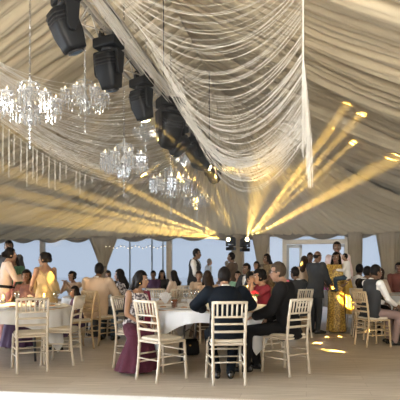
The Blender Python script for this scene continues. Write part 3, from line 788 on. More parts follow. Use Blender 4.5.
def person(label, X, Y, deg, pose='sit', H=1.72, sex='m', lean=4, side=0, yaw=0, pitch=0, lh=None, rh=None, lp=None, rp=None, skc=S_DARK, hair='short', hm=None,
           top=None, shirt=None, vest=None, bottom=None, shoes=None, extra=None, vox=.014, face=True, feet=None, glasses=False, wide=1.0, z0=0.0, tie=None, name='person', pel=None, group='wedding guests', knees=None):
    K = H/1.72; root = empty(name, (X, Y, z0), math.radians(deg)); tag(root, label, 'person', group)
    sit = pose == 'sit'; sec = MALE if sex == 'm' else FEM; sw = (.178 if sex == 'm' else .158)*wide
    pelv = Vector(pel) if pel else (Vector((0, -.05, .575)) if sit else Vector((0, 0, .945)))
    RT = Matrix.Rotation(math.radians(side), 3, 'Y') @ Matrix.Rotation(-math.radians(lean), 3, 'X')
    def T(x, y, h): return (pelv + RT @ Vector((x, y, h)))*K
    def loft(mb, secs, g=0.0, h0=-9, h1=9, n=22):
        rings = []
        for h, rx, ry, yo in secs:
            if h < h0 or h > h1: continue
            rings.append([T((rx*wide+g)*math.cos(2*PI*j/n), yo + (ry*wide**.7+g)*math.sin(2*PI*j/n), h) for j in range(n)])
        mb.rings(rings)
    # head
    hc = T(0, .035 if not sit else .04, .655); RH = Matrix.Rotation(math.radians(yaw), 3, 'Z') @ Matrix.Rotation(-math.radians(pitch), 3, 'X'); hs = .92*K
    def Hd(x, y, z): return hc + RH @ (Vector((x, y, z))*hs)
    Hi = lambda p: (RH.inverted() @ (p - hc))/hs
    # limbs
    lh = Vector(lh if lh else ((-.13, .30, .66) if sit else (-.24, .04, .80)))*K; rh = Vector(rh if rh else ((.13, .30, .66) if sit else (.24, .04, .80)))*K
    arms = []
    for s, hd, po in ((-1, lh, lp), (1, rh, rp)):
        S = T(s*sw, -.005, .455); E, Wr = ik(S, hd, .285*K, .25*K, po if po else (s*.55, -.5, -.6)); arms.append((s, S, E, Wr))
    legs = []
    for i, s in enumerate((-1, 1)):
        hip = T(s*.088, 0, -.02)
        if sit:
            kn = Vector((s*.12, .43, .50))*K if not knees else Vector(knees[i])*K
            an = Vector(feet[i])*K if feet else Vector((s*.12, .40, .085))*K
            fd = Vector((s*.15, 1, 0)).normalized()
        else:
            an = Vector(feet[i])*K if feet else Vector((s*.095, -.02, .085))*K
            kn = hip.lerp(an, .48) + Vector((0, .025, 0)); fd = Vector((s*.25, 1, 0)).normalized()
        legs.append((s, hip, kn, an, fd))
    # one continuous body
    mb = MB(); loft(mb, sec, -.006)
    mb.capsule(T(0, -.012, .50), Hd(0, -.02, -.06), .052*K, .048*K)
    mb.ell(Hd(0, -.005, .022), Vector((.076, .095, .108))*hs, RH); mb.ell(Hd(0, .028, -.055), Vector((.056, .062, .072))*hs, RH); mb.ell(Hd(0, .062, -.102), Vector((.026, .022, .022))*hs, RH)
    mb.ell(Hd(0, .06, -.02), Vector((.055, .035, .045))*hs, RH)
    mb.capsule(Hd(0, .090, .018), Hd(0, .108, -.028), .010*hs, .016*hs); mb.ell(Hd(0, .086, -.068), Vector((.026, .012, .014))*hs, RH)
    for s in (-1, 1): mb.ell(Hd(s*.078, -.005, -.012), Vector((.012, .024, .034))*hs, RH)
    for s, S, E, Wr in arms:
        mb.capsule(S, E, .047*K, .036*K); mb.capsule(E, Wr, .036*K, .025*K); mb.ell(S, Vector((.052, .05, .055))*K)
    for s, hip, kn, an, fd in legs:
        mb.capsule(hip, kn, .078*K, .05*K); mb.capsule(kn, an, .05*K, .033*K); mb.capsule(an - fd*.035*K - Vector((0, 0, .045*K)), an + fd*.15*K - Vector((0, 0, .055*K)), .034*K, .026*K)
    me = blob(mb, vox, 3)
    hb = MB()                                # palms, four fingers and a thumb each
    for s, S, E, Wr in arms:
        f = (Wr - E).normalized(); pn = Vector((0, 0, -1)) if sit else Vector((-s, 0, 0)); pn = (pn - f*pn.dot(f))
        pn = pn.normalized() if pn.length > 1e-3 else f.orthogonal(); sd = f.cross(pn).normalized()
        th = sd if sd.x*(-s) > 0 or (not sit and sd.y > 0) else -sd
        c = Wr + f*.045*K; q = Matrix((sd, f, pn)).transposed(); hb.ell(c, Vector((.040, .052, .016))*K, q, 12, 8)
        for i in range(4):
            b = Wr + f*(.082 - .006*abs(i-1.2))*K + sd*(i-1.5)*.0195*K; L = (.043, .050, .047, .037)[i]*K
            m1 = b + (f*.9 + pn*.42).normalized()*L; m2 = m1 + (f*.5 + pn*.86).normalized()*L*.85
            hb.capsule(b, m1, .0092*K, .0082*K, 8); hb.capsule(m1, m2, .0082*K, .007*K, 8)
        t0 = Wr + f*.02*K + th*.028*K; t1 = t0 + (f*.6 + th*.7 + pn*.25).normalized()*.045*K; hb.capsule(t0, t1, .012*K, .010*K, 8); hb.capsule(t1, t1 + (f*.9 + pn*.3).normalized()*.032*K, .010*K, .008*K, 8)
    bm = bmesh.new(); bm.from_mesh(me); hm_ = hb.mesh('h'); bm.from_mesh(hm_); bm.to_mesh(me); bm.free(); bpy.data.meshes.remove(hm_)
    for p in me.polygons: p.use_smooth = True
    body = link(me, 'body', skin(skc), root)
    if face:
        for s in (-1, 1):
            mb = MB(); mb.ell(Hd(s*.031, .080, .012), Vector((.015, .010, .009))*hs, RH, 10, 6); e = mb.obj('eye', M_eye, root)
            mb = MB(); mb.ell(Hd(s*.031, .0885, .012), Vector((.0075, .004, .0075))*hs, RH, 8, 6); mb.obj('iris', M_iris, e)
            mb = MB(); mb.tube([Hd(s*.014, .093, .034), Hd(s*.032, .090, .040), Hd(s*.052, .075, .033)], [.004*hs, .0055*hs, .003*hs], 6); mb.obj('eyebrow', M_brow, root)
        mb = MB(); mb.tube([Hd(-.026, .082, -.067), Hd(-.010, .096, -.064), Hd(.010, .096, -.064), Hd(.026, .082, -.067)], [.003*hs, .008*hs, .008*hs, .003*hs], 6); mb.obj('mouth', M_lip, root)
    # hair
    hm = hm or M_hair
    mb = MB(); gr = .010 if hair in ('short', 'bald') else .016
    if hair != 'bald':
        mb.ell(Hd(0, -.012, .028), Vector((.078+gr, .094+gr, .110+gr))*hs, RH)
    else:
        mb.ell(Hd(0, -.012, .020), Vector((.082, .096, .095))*hs, RH)
    if hair == 'bun': mb.ell(Hd(0, -.125, .00), Vector((.062, .052, .060))*hs, RH)
    if hair == 'updo': mb.ell(Hd(0, -.085, .055), Vector((.088, .075, .085))*hs, RH); mb.ell(Hd(0, -.12, -.01), Vector((.06, .05, .06))*hs, RH)
    if hair in ('long', 'veil'):
        b0 = Hd(0, -.055, .0); b1 = T(0, -.105, .44) if hair == 'long' else T(0, -.12, .30)
        for k in range(7):
            t = k/6; c = b0.lerp(b1, t); mb.ell(c, Vector((.085 - .012*t, .045, .08))*K, RH if t < .5 else None)
        for s in (-1, 1):
            mb.capsule(Hd(s*.078, -.01, .02), T(s*.10, -.02, .47), .030*K, .030*K); mb.capsule(T(s*.10, -.02, .47), T(s*.105, .07, .34), .030*K, .020*K)
    if hair == 'ponyside':
        pts = [Hd(0, -.08, .02), Hd(-.02, -.10, -.08), T(.05, -.09, .46), T(.10, -.085, .38), T(.12, -.06, .26), T(.125, -.02, .12), T(.12, .0, .04)]
        for a, b in zip(pts, pts[1:]): mb.capsule(a, b, .056*K, .050*K)
        for s in (-1, 1): mb.capsule(Hd(s*.072, -.01, .02), Hd(s*.06, -.05, -.10), .028*K, .03*K)
    def carve_h(co):
        p = Hi(co)
        if hair == 'bald': return p.z > .045 or (p.y > .02) or p.z < -.07
        low = -.075 if hair == 'short' else -9
        if p.y > .035 and p.z < .070 - .25*max(0, p.y-.06) and abs(p.x) < .075 and p.z > -.16: return True
        return p.z < low or (hair == 'short' and p.y > .0 and p.z < .02 and abs(p.x) > .05 and p.z < -.02)
    h = blob(mb, max(.009, vox*.8), 3, .004, (40, 40, 8), carve_h); link(h, 'hair', hm, root)
    # bottoms
    wz = .10
    if bottom:
        kind, bmt = bottom
        mb = MB()
        if kind == 'trousers':
            loft(mb, [q for q in sec if q[0] < .16], .010)
            for s, hip, kn, an, fd in legs: mb.capsule(hip, kn, .092*K, .070*K); mb.capsule(kn, an + Vector((0, 0, -.01)), .070*K, .056*K)
            me = blob(mb, vox, 3, .006, (7, 7, 4))
            link(me, 'trousers', bmt, root)
        else:
            if sit:
                loft(mb, [q for q in sec if q[0] < .16], .014)
                kc = (legs[0][2]+legs[1][2])/2; ac = (legs[0][3]+legs[1][3])/2
                for s, hip, kn, an, fd in legs: mb.capsule(hip, kn, .105*K, .092*K)
                mb.capsule((legs[0][1]+legs[1][1])/2, kc, .10*K, .09*K)
                zb = .04 if kind == 'gown' else .30
                rings = []
                for q in range(9):
                    t = q/8; c = kc.lerp(Vector((ac.x, ac.y, zb*K)), t); n = 40; rx = (.20 + .10*t)*K; ry = (.11 + .16*t)*K
                    rings.append([c + Vector((rx*math.cos(2*PI*j/n)*(1 + .07*t*math.sin(j*2*PI/n*9)), ry*math.sin(2*PI*j/n)*(1 + .07*t*math.sin(j*2*PI/n*9)), 0)) for j in range(n)])
                mb.rings(rings)
            else:
                rings = []; n = 48; zb = .02 if kind == 'gown' else .45
                for q in range(14):
                    t = q/13; z = (1.06*(1-t) + zb*t)
                    rx = np.interp(t, [0, .1, .22, .5, 1], [.130, .165, .192, .195, .235]); ry = np.interp(t, [0, .1, .22, .5, 1], [.095, .125, .150, .155, .20])
                    c = T(0, -.005, .115).lerp(Vector((0, -.01, zb))*K, t); c.z = z*K
                    rings.append([c + Vector((rx*K*wide*math.cos(2*PI*j/n)*(1 + .05*t*math.sin(j*2*PI/n*10)), ry*K*wide*math.sin(2*PI*j/n)*(1 + .05*t*math.sin(j*2*PI/n*10)), 0)) for j in range(n)])
                mb.rings(rings)
            me = blob(mb, vox, 2, .010, (8, 8, 1.5)); link(me, 'skirt', bmt, root)
    if shoes:
        for s, hip, kn, an, fd in legs:
            mb = MB(); a = an - Vector((0, 0, .040*K)); p = a - fd*.045*K; e = a + fd*.165*K; zz = max(.0, a.z-.045*K)
            mb.capsule(Vector((p.x, p.y, zz+.036*K)), Vector((p.x, p.y, zz+.036*K)) + fd*.12*K, .040*K, .044*K); mb.capsule(Vector((p.x, p.y, zz+.030*K)) + fd*.12*K, Vector((e.x, e.y, zz+.028*K)), .042*K, .030*K); mb.capsule(Vector((p.x, p.y, zz+.05*K)), an + Vector((0, 0, .0)), .038*K, .042*K)
            link(blob(mb, .010, 2), 'shoe', shoes, root)
    TI = lambda co: RT.inverted() @ (co/K - pelv)
    def upper(g, sleeves, h0, hem, collar=False, vneck=None, name='jacket', m=None, neck=.50, fold=.006, sl=1.0):
        mb = MB(); secs = [(h, rx, ry, yo) for h, rx, ry, yo in sec if h > h0 and h < .54]
        if hem is not None: secs = [(hem, sec[2][1]+.012, sec[2][2]+.012, -.005)] + secs
        loft(mb, secs, g)
        for s, S, E, Wr in arms:
            if sleeves <= 0: mb.ell(S - Vector((s*.02, 0, 0)), Vector((.052+g, .055+g, .05+g))*K*.9); continue
            mb.ell(S, Vector((.058+g, .056+g, .06+g))*K)
            e1 = S.lerp(E, min(1, sleeves*2)); mb.capsule(S, e1, (.052+g)*K*sl, (.042+g)*K*sl)
            if sleeves > .5: mb.capsule(E, E.lerp(Wr, (sleeves-.5)*2*.97), (.042+g)*K*sl, (.032+g)*K*sl)
        def cv(co):
            p = TI(co)
            if p.z > neck + .02 and abs(p.x) < .12: return True
            if vneck is not None and p.y > .02 and p.z > vneck and abs(p.x) < .065*(p.z - vneck)/(.50-vneck): return True
            if sleeves <= 0 and p.z > .36 and abs(p.x) > sw*.93: return True
            return False
        me = blob(mb, vox, 3, fold, (9, 9, 6), cv); o = link(me, name, m, root)
        if vneck is not None or sleeves <= 0: sd = o.modifiers.new('t', 'SOLIDIFY'); sd.thickness = .006; sd.offset = 1
        if collar:
            mb = MB(); rings = []
            for z, r in ((.487, .072), (.50, .068), (.535, .060), (.528, .068), (.495, .082)):
                rings.append([T(r*math.cos(2*PI*j/20), -.010 + r*math.sin(2*PI*j/20), z - .012*math.sin(2*PI*j/20)) for j in range(20)])
            mb.rings(rings, False); mb.obj('collar', m, root)
        return o
    if shirt:
        upper(.008, 1.0 if not isinstance(shirt, tuple) else shirt[1], -.08, None, True, None, 'shirt', shirt if not isinstance(shirt, tuple) else shirt[0], .505)
    if vest: upper(.020, 0, -.08, -.10, False, .26, 'waistcoat', vest)
    if top:
        kind, tm = top
        if kind == 'jacket': upper(.022, .97, -.09, -.16 if sit else -.20, False, .27, 'jacket', tm, .50, .007, 1.06)
        elif kind == 'shirt': upper(.014, 1.0, -.08, -.10, True, None, 'shirt', tm, .505)
        elif kind == 'tee': upper(.014, .32, -.08, -.10, False, None, 'blouse', tm, .49)
        elif kind == 'long': upper(.012, .97, -.08, -.10, False, None, 'blouse', tm, .49)
        elif kind == 'sleeveless': upper(.010, 0, -.08, -.10, False, None, 'bodice', tm, .46)
        elif kind == 'strapless':
            mb = MB(); loft(mb, [q for q in sec if -.08 < q[0] < .40], .010); link(blob(mb, vox, 2, .006), 'bodice', tm, root)
    if tie:
        mb = MB(); mb.tube([T(0, .085, .47), T(0, .125, .38), T(0, .125, .25)], [.018*K, .022*K, .030*K], 8); mb.obj('necktie', tie, root)
    if glasses:
        mb = MB()
        for s in (-1, 1):
            mb.tube([Hd(s*.033 + .024*math.cos(t), .104, .010 + .019*math.sin(t)) for t in np.linspace(0, 2*PI, 13)], .003*hs, 5); mb.tube([Hd(s*.057, .102, .014), Hd(s*.082, .05, .014), Hd(s*.084, -.02, .006)], .0035*hs, 5)
        mb.tube([Hd(-.010, .106, .014), Hd(.010, .106, .014)], .003*hs, 5); mb.obj('spectacles', M_spec, root)
    if extra: extra(root, T, Hd, K, arms, legs, vox)
    return root
def ribbon(root, name, m, pts, wv, th=.012, fold=.15, vox=.012):
    """folded strip of cloth along pts; wv = half-width vectors"""
    mb = MB(); rings = []; n = 24
    pts = [Vector(p) for p in pts]; wv = [Vector(w) for w in wv]
    P = []; W_ = []
    for i in range(len(pts)-1):
        for q in range(6): t = q/6; P.append(pts[i].lerp(pts[i+1], t)); W_.append(wv[i].lerp(wv[i+1], t))
    P.append(pts[-1]); W_.append(wv[-1])
    for i, p in enumerate(P):
        d = (P[min(i+1, len(P)-1)] - P[max(i-1, 0)]).normalized(); w = W_[i]; nn = d.cross(w).normalized()
        ring = []
        for j in range(n):
            a = 2*PI*j/n; x = math.cos(a); ring.append(p + w*x + nn*(th*math.sin(a) + fold*w.length*.35*math.sin(x*7)))
        rings.append(ring)
    mb.rings(rings); return mb.obj(name, m, root)
# ---------------------------------------------------------------- clothes
def cm(name, c=(1, 1, 1), **k): return mat(name, c, k.pop('rough', .8), **k)
C_navy = cm('navy_suiting', spec=.12, c=(.004, .0065, .011)); C_blackst = cm('black_suiting', spec=.12, c=(.008, .008, .009))
C_grey = cm('grey_suiting', spec=.12, c=(.040, .043, .048), var=.2); C_char = cm('charcoal_suiting', spec=.12, c=(.05, .05, .055))
C_brown = cm('brown_suiting', (.10, .065, .045)); C_beige = cm('beige_linen', (.50, .38, .28), var=.1)
C_white = cm('white_cotton', (.75, .73, .70)); C_pinkw = cm('pale_pink_cotton', (.75, .58, .56)); C_pinks = cm('rose_shirt', (.62, .10, .18))
C_vest = cm('dark_waistcoat', (.020, .022, .026)); C_mauve = cm('mauve_trousers', (.26, .18, .17)); C_jean = cm('dark_denim', (.03, .055, .085))
C_magenta = cm('plum_skirt_cloth', (.085, .008, .034), var=.35, vscale=14, stretch=(6, 6, .6)); C_plum = cm('plum_scarf_cloth', (.20, .012, .05), var=.3)
C_print = cm('grey_block_print', (.62, .60, .62), col2=(.05, .04, .06), vscale=26, sharp=.7); C_red = cm('crimson_silk', (.19, .008, .022), rough=.6, var=.2)
C_goldsari = cm('gold_brocade', (.72, .48, .10), rough=.45, col2=(.22, .12, .03), vscale=38, sharp=.4); C_gold = cm('gold_satin', (.42, .32, .16), rough=.45, var=.25, vscale=5)
C_olive = cm('olive_gold_lace', (.33, .24, .12), col2=(.12, .08, .05), vscale=30); C_cream = cm('cream_silk', (.62, .48, .37), rough=.6, var=.1); C_pink = cm('rose_silk', (.70, .34, .32), rough=.6)
C_green = cm('green_silk', (.05, .16, .09), rough=.55); C_mint = cm('mint_cotton', (.35, .62, .48)); C_tan = cm('tan_lace', (.48, .33, .22), var=.3, vscale=30)
C_terra = cm('terracotta_silk', (.20, .09, .07), rough=.6, col2=(.09, .035, .035), vscale=18); C_steel = cm('hazy_blue_shirting', (.50, .58, .68)); C_purp = cm('dark_purple', (.07, .03, .08))  # the far figure's blue shirting also carries the tint of backlit haze
C_bg = cm('beige_gown_cloth', (.50, .37, .26)); C_brick = cm('brick_red_cotton', (.15, .045, .035))

def g(px, Y): return gx(px, Y)
def guest(label, short, px, Y, deg, **k):
    """a seated guest with an own chair"""
    cd = k.pop('cdeg', deg); X = k.pop('X', None); X = g(px, Y) if X is None else X
    if k.pop('chair', True): chair(X, Y, cd, 'ivory banquet chair seating the ' + short)
    return person(label, X, Y, deg, 'sit', **k)
SUIT = dict(sex='m', hair='short')
# chairs in the foreground
chair(-2.17, 6.40, 25, 'empty pale ivory chair standing before the left table, nearest on the left')
chair(-1.90, 6.86, 85, 'ivory chair pushed sideways against the right of the left table')
chair(-.85, 6.62, -110, 'ivory chair behind the girl in the plum skirt')
chair(-.448, 5.87, -44, 'empty ivory chair turned away in front of the girl in plum skirt')
chair(.30, 5.73, 6, 'ivory chair with its back to us holding the navy suited man')
chair(1.065, 6.23, 38, 'ivory chair holding the man in black suit and glasses')
chair(2.93, 8.48, -76, 'honey lit chair holding the vested man by the right edge', M_chair_lit)
chair(3.20, 9.45, -76, 'honey lit chair just behind the one of the vested man', M_chair_lit)
chair(-1.75, 8.75, -32, 'honey lit chair holding the man in beige jacket', M_chair_lit)
chair(-2.02, 8.12, 130, 'honey lit chair holding the dark haired child', M_chair_lit)
chair(-2.98, 8.58, 178, 'ivory chair across the left table, facing us beside gold gown')
chair(-.78, 9.95, -20, 'first of two empty ivory chairs beyond the amber drink')
chair(-.40, 9.75, 10, 'second of two empty ivory chairs beyond the amber drink, nearer the waiter')
chair(-.36, 12.0, 20, 'distant empty chair left of the waiter')
chair(4.30, 12.3, -100, 'distant honey lit chair beyond the right edge table, its left one', M_chair_lit)
chair(4.80, 12.5, -160, 'distant honey lit chair beyond the right edge table, its right one', M_chair_lit)
# --- foreground guests
person('man in navy suit seated with his back to us, elbows spread on table', .30, 5.80, 4, 'sit', H=1.70, lean=15, pitch=12, yaw=-4, lh=(-.24, .46, .80), rh=(.24, .46, .80), lp=(-1, -.15, -.35), rp=(1, -.15, -.35),
       top=('jacket', C_navy), shirt=C_white, bottom=('trousers', C_navy), shoes=M_shoe, skc=S_MID, vox=.012, wide=1.08, feet=[(-.10, .10, .085), (.07, .09, .085)], knees=[(-.16, .42, .50), (.15, .42, .50)])
def girl(root, T, Hd, K, arms, legs, vox):
    ribbon(root, 'dupatta', C_plum, [T(-.02, .24, -.16), T(-.06, .19, .02), T(-.09, .155, .28), T(-.12, .04, .49), T(-.13, -.10, .42), T(-.12, -.13, .20)], [(.05, 0, .02), (.06, 0, 0), (.055, 0, 0), (.06, 0, 0), (.08, 0, 0), (.09, 0, 0)], .010)
    mb = MB(); mb.ell(Hd(.080, .0, -.05), (.008, .008, .014)); mb.ell(Hd(-.080, .0, -.05), (.008, .008, .014)); mb.obj('earrings', M_gold, root)
    me = MB(); me.rings([[T((.175+.012*q)*math.cos(2*PI*j/30), (.135+.02*q)*math.sin(2*PI*j/30)+.02*q, .10-.06*q) for j in range(30)] for q in range(4)]); me.obj('tunic_hem', C_print, root)
person('girl in plum skirt and printed bodice, long black hair, in profile to right', -.83, 6.58, -132, 'sit', H=1.62, sex='f', lean=9, yaw=36, pitch=3, hair='ponyside', top=('sleeveless', C_print), bottom=('gown', C_magenta), skc=S_MID,
       vox=.012, extra=girl, lh=(-.06, .32, .64), rh=(.16, .27, .64), shoes=None, knees=[(.12, .36, .50), (.32, .30, .50)], feet=[(.17, .30, .085), (.33, .27, .085)])
def bag(root, T, Hd, K, arms, legs, vox): pass
person('man with greying cropped hair and glasses in black suit and rose shirt, facing left', 1.06, 6.27, 72, 'sit', H=1.76, lean=8, yaw=8, pitch=6, hair='short', hm=mat('greying_brown_hair', (.055, .040, .028), .7, spec=.1, var=.3, vscale=30), top=('jacket', C_blackst), shirt=C_pinks, bottom=('trousers', C_blackst), shoes=M_shoe, skc=(.27, .15, .095),
       glasses=True, vox=.012, wide=1.06, lh=(-.12, .34, .68), rh=(.12, .24, .63), feet=[(-.16, .44, .085), (.08, .36, .085)])
guest('woman in crimson with black updo, raising her hands to her face', 'woman in crimson', 264, 7.95, 108, H=1.66, sex='f', lean=10, hair='updo', top=('tee', C_red), bottom=('skirt', C_red), skc=S_MID, vox=.012, yaw=4,
      lh=(-.05, .24, 1.12), rh=(.06, .22, 1.12), lp=(-.3, .4, -1), rp=(.3, .4, -1), pitch=6, shoes=M_shoe)
# --- standing pair on the right, with the child
person('balding man in grey suit standing, facing the woman in gold sari', g(315.5, 10.2), 10.2, -62, 'stand', H=1.68, lean=2, hair='bald', hm=M_hair, top=('jacket', C_grey), shirt=C_white, bottom=('trousers', C_grey), shoes=M_shoe, skc=S_DARK, wide=1.1,
       lh=(-.12, .30, 1.02), rh=(.10, .32, 1.0), pitch=4)
def sari(mt, mt2=None):
    def f(root, T, Hd, K, arms, legs, vox):
        ribbon(root, 'sari_drape', mt, [T(.16, .06, .02), T(.06, .155, .16), T(-.06, .150, .34), T(-.135, .03, .505), T(-.14, -.12, .38), T(-.12, -.17, .05), T(-.10, -.19, -.35)],
               [(.03, .02, .08), (.06, 0, .09), (.075, 0, .06), (.075, .02, 0), (.10, 0, 0), (.12, 0, 0), (.14, 0, 0)], .010)
        mb = MB(); n = 14; mb.tube([T(.078*math.cos(t), .015 + .085*math.sin(t), .475 - .055*max(0, math.sin(t))) for t in np.linspace(-.2, PI+.2, n)], .006*K, 6); mb.obj('necklace', M_gold, root)
        for s, S, E, Wr in arms:
            d = (Wr-E).normalized(); q = d.to_track_quat('Z', 'Y').to_matrix(); mb = MB()
            for w in range(3): c = E.lerp(Wr, .86 + .04*w); mb.tube([c + q @ Vector((.032*math.cos(t), .032*math.sin(t), 0))*K for t in np.linspace(0, 2*PI, 13)], .004, 5)
            mb.obj('bangles', M_gold, root)
    return f
C_goldlit = cm('lit_gold_silk', (.74, .50, .10), rough=.4, var=.3, vscale=6)  # light on the sari's hanging end put into a yellower gold
def goldsari(root, T, Hd, K, arms, legs, vox):
    sari(C_goldsari)(root, T, Hd, K, arms, legs, vox)
    ribbon(root, 'hanging_end', C_goldlit, [T(-.13, -.02, .50), T(-.20, -.10, .36), T(-.25, -.08, .10), T(-.29, -.05, -.20), T(-.31, -.04, -.55)], [(.06, .02, 0), (.07, .03, 0), (.08, .04, 0), (.09, .04, 0), (.10, .04, 0)], .010, .3)
    mb = MB(); mb.tube([T(.152*math.cos(t), .118*math.sin(t), .115) for t in np.linspace(0, 2*PI, 25)], .014*K, 6); mb.obj('waist_chain', M_gold, root)
person('woman in gold brocade sari standing with a small child on her arm', g(336, 10.4), 10.4, 165, 'stand', H=1.66, sex='f', lean=-2, hair='long', top=('tee', C_goldsari), bottom=('gown', C_goldsari), skc=S_DARK, yaw=-18, extra=goldsari, wide=.90,
       lh=(-.20, .28, 1.06), rh=(.12, .30, 1.02), lp=(-1, -.2, -.6))
person('small child in white shirt carried on the arm of woman in gold', g(345.5, 10.28), 10.28, 75, 'sit', H=1.06, z0=.80, lean=3, hair='short', top=('shirt', C_white), bottom=('trousers', C_jean), skc=S_MID, shoes=M_shoe, yaw=10, name='child',
       lh=(-.20, .28, .80), rh=(.14, .25, .80), feet=[(-.08, .30, .16), (.08, .28, .14)], knees=[(-.12, .34, .50), (.10, .34, .48)])
person('tall man in pale pink shirt standing behind the gold sari woman', g(338, 11.1), 11.1, 150, 'stand', H=1.92, top=('shirt', C_pinkw), bottom=('trousers', C_char), shoes=M_shoe, skc=S_DARK, yaw=15)
person('woman in beige gown with long dark hair, standing behind grey suited man', g(303.5, 11.6), 11.6, -30, 'stand', H=1.62, sex='f', hair='long', hm=M_hairb, top=('long', C_bg), bottom=('gown', C_bg), skc=S_DARK, lh=(-.10, .24, 1.0), rh=(.10, .24, 1.0))
person('dark haired man mostly hidden behind the balding grey suited man', g(309.5, 12.7), 12.7, 180, 'stand', H=1.74, top=('jacket', C_char), shirt=C_white, bottom=('trousers', C_char), shoes=M_shoe)
# --- middle distance, standing
person('waiter in white shirt and dark waistcoat, standing and looking right', g(193.5, 12.2), 12.2, -100, 'stand', H=1.82, hair='short', shirt=C_white, vest=C_vest, bottom=('trousers', C_blackst), shoes=M_shoe, skc=S_DARK, lh=(-.14, .30, 1.05), rh=(.12, .28, 1.02), pitch=4)
person('man in brown jacket standing by the far post, facing left', g(232.5, 12.6), 12.6, 75, 'stand', H=1.74, lean=0, top=('jacket', C_brown), shirt=C_white, bottom=('trousers', C_brown), shoes=M_shoe, skc=S_DARK, lh=(-.12, .3, 1.0), rh=(.14, .2, .9))
person('grey haired man in pale blue shirt backlit through haze against the glass', g(207.5, 18.3), 18.3, -70, 'stand', H=1.74, hair='short', hm=M_hairg, top=('shirt', C_steel), bottom=('trousers', C_steel), shoes=M_shoe, skc=S_MID, vox=.02)
person('far figure in white shirt between brown jacket and the glass', g(227.5, 18.5), 18.5, 20, 'stand', H=1.66, hair='short', hm=M_hairg, top=('shirt', C_white), bottom=('trousers', C_steel), shoes=M_shoe, skc=S_MID, vox=.02)
person('woman with long hair in olive gold dress standing before glazed door', g(269.5, 12.3), 12.3, 110, 'stand', H=1.69, sex='f', hair='long', top=('tee', C_olive), bottom=('gown', C_olive), skc=S_DARK, extra=sari(C_olive), lh=(-.1, .3, 1.0), rh=(.12, .26, 1.0))
person('shorter girl in tan standing left of the olive gold dress', g(258, 12.0), 12.0, 140, 'stand', H=1.50, sex='f', hair='bun', hm=M_hairb, top=('tee', C_tan), bottom=('gown', C_tan), skc=S_MID)
# --- left group
person('tall man in dark shirt standing behind the two hugging women', g(11.5, 9.75), 9.75, 165, 'stand', H=1.86, top=('shirt', C_char), bottom=('trousers', C_char), shoes=M_shoe, skc=S_DARK, yaw=20)
def leftpallu(root, T, Hd, K, arms, legs, vox):
    ribbon(root, 'sari_drape', C_pink, [T(.13, .10, -.05), T(.10, .14, .14), T(-.04, .14, .34), T(-.12, .02, .50), T(-.12, -.13, .30), T(-.10, -.17, -.10)], [(.03, 0, .08), (.06, 0, .06), (.07, 0, .05), (.07, 0, 0), (.09, 0, 0), (.11, 0, 0)], .010)
    mb = MB(); mb.tube([T(.19*math.cos(t), .145*math.sin(t), .075) for t in np.linspace(0, 2*PI, 25)], .028*K, 6); mb.obj('waist_sash', C_blackst, root)
person('woman in cream top and rose skirt leaning in to hug, left edge', g(4.5, 8.75), 8.75, -60, 'stand', H=1.68, sex='f', lean=6, hair='bun', top=('long', C_cream), bottom=('gown', C_pink), skc=S_MID, lh=(-.12, .38, 1.22), rh=(.16, .38, 1.16), extra=leftpallu)
person('smiling woman in green with long dark hair, hugged on the left', g(15.5, 9.15), 9.15, 160, 'stand', H=1.60, sex='f', hair='long', top=('tee', C_green), bottom=('gown', C_green), skc=S_MID, yaw=25, extra=sari(C_green), lh=(-.14, .2, 1.0), rh=(.12, .2, 1.0))
def goldback(root, T, Hd, K, arms, legs, vox):
    ribbon(root, 'sari_drape', C_gold, [T(-.14, .10, .05), T(-.10, .12, .35), T(-.12, .0, .50), T(-.03, -.115, .36), T(.10, -.15, .12), T(.17, -.12, -.05)], [(.05, 0, .03), (.06, 0, 0), (.06, 0, 0), (.075, .0, .05), (.06, 0, .08), (.05, 0, .09)], .010)
person('woman in gold gown with bare shoulders and big bun, seen from behind', g(46, 8.45), 8.45, 52, 'stand', H=1.58, sex='f', lean=3, hair='updo', top=('strapless', C_gold), bottom=('gown', C_gold), skc=S_MID, yaw=35, wide=1.2, extra=goldback, lh=(-.16, .25, 1.05), rh=(.14, .25, 1.0))
# --- seated guests farther in
person('person with dark hair in terracotta silk seated across the left table', -2.98, 8.62, 176, 'sit', H=1.64, sex='f', hair='bun', top=('tee', C_terra), bottom=('gown', C_purp), skc=S_DARK, extra=sari(C_terra), lh=(-.12, .4, .80), rh=(.12, .4, .80))
person('dark haired child in purple seated at the right of left table', -2.02, 8.14, 125, 'sit', H=1.30, sex='f', hair='long', top=('tee', C_purp), bottom=('skirt', C_purp), skc=S_DARK, name='child', shoes=M_shoe)
person('man in beige jacket seated with his back to us, dark curly hair', -1.80, 8.78, -14, 'sit', H=1.80, lean=7, yaw=20, hair='short', top=('jacket', C_beige), shirt=C_white, bottom=('trousers', C_jean), shoes=M_shoe, skc=S_DARK, wide=1.12, lh=(-.2, .40, .78), rh=(.2, .40, .78))
guest('woman in tan lace with black hair resting chin on her hands', 'woman in tan lace', 73.5, 11.1, 160, H=1.62, sex='f', hair='updo', top=('tee', C_tan), bottom=('gown', C_tan), skc=S_MID, lh=(-.04, .30, 1.05), rh=(.05, .30, 1.05), lp=(-.5, .2, -1), rp=(.5, .2, -1), lean=8)
guest('dark haired man beyond the shoulder of the beige jacket', 'dark haired man beyond the beige jacket', 108, 11.6, 190, H=1.64, top=('shirt', C_char), bottom=('trousers', C_char), skc=S_DARK, shoes=M_shoe)
guest('woman in grey and white dress facing left, hand raised', 'woman in grey and white dress', 121, 9.5, 80, H=1.66, sex='f', hair='long', hm=M_hair, top=('tee', C_print), bottom=('gown', C_char), skc=S_FAIR, lh=(-.10, .34, 1.06), rh=(.08, .32, 1.02), lp=(-.4, .2, -1), rp=(.4, .2, -1))
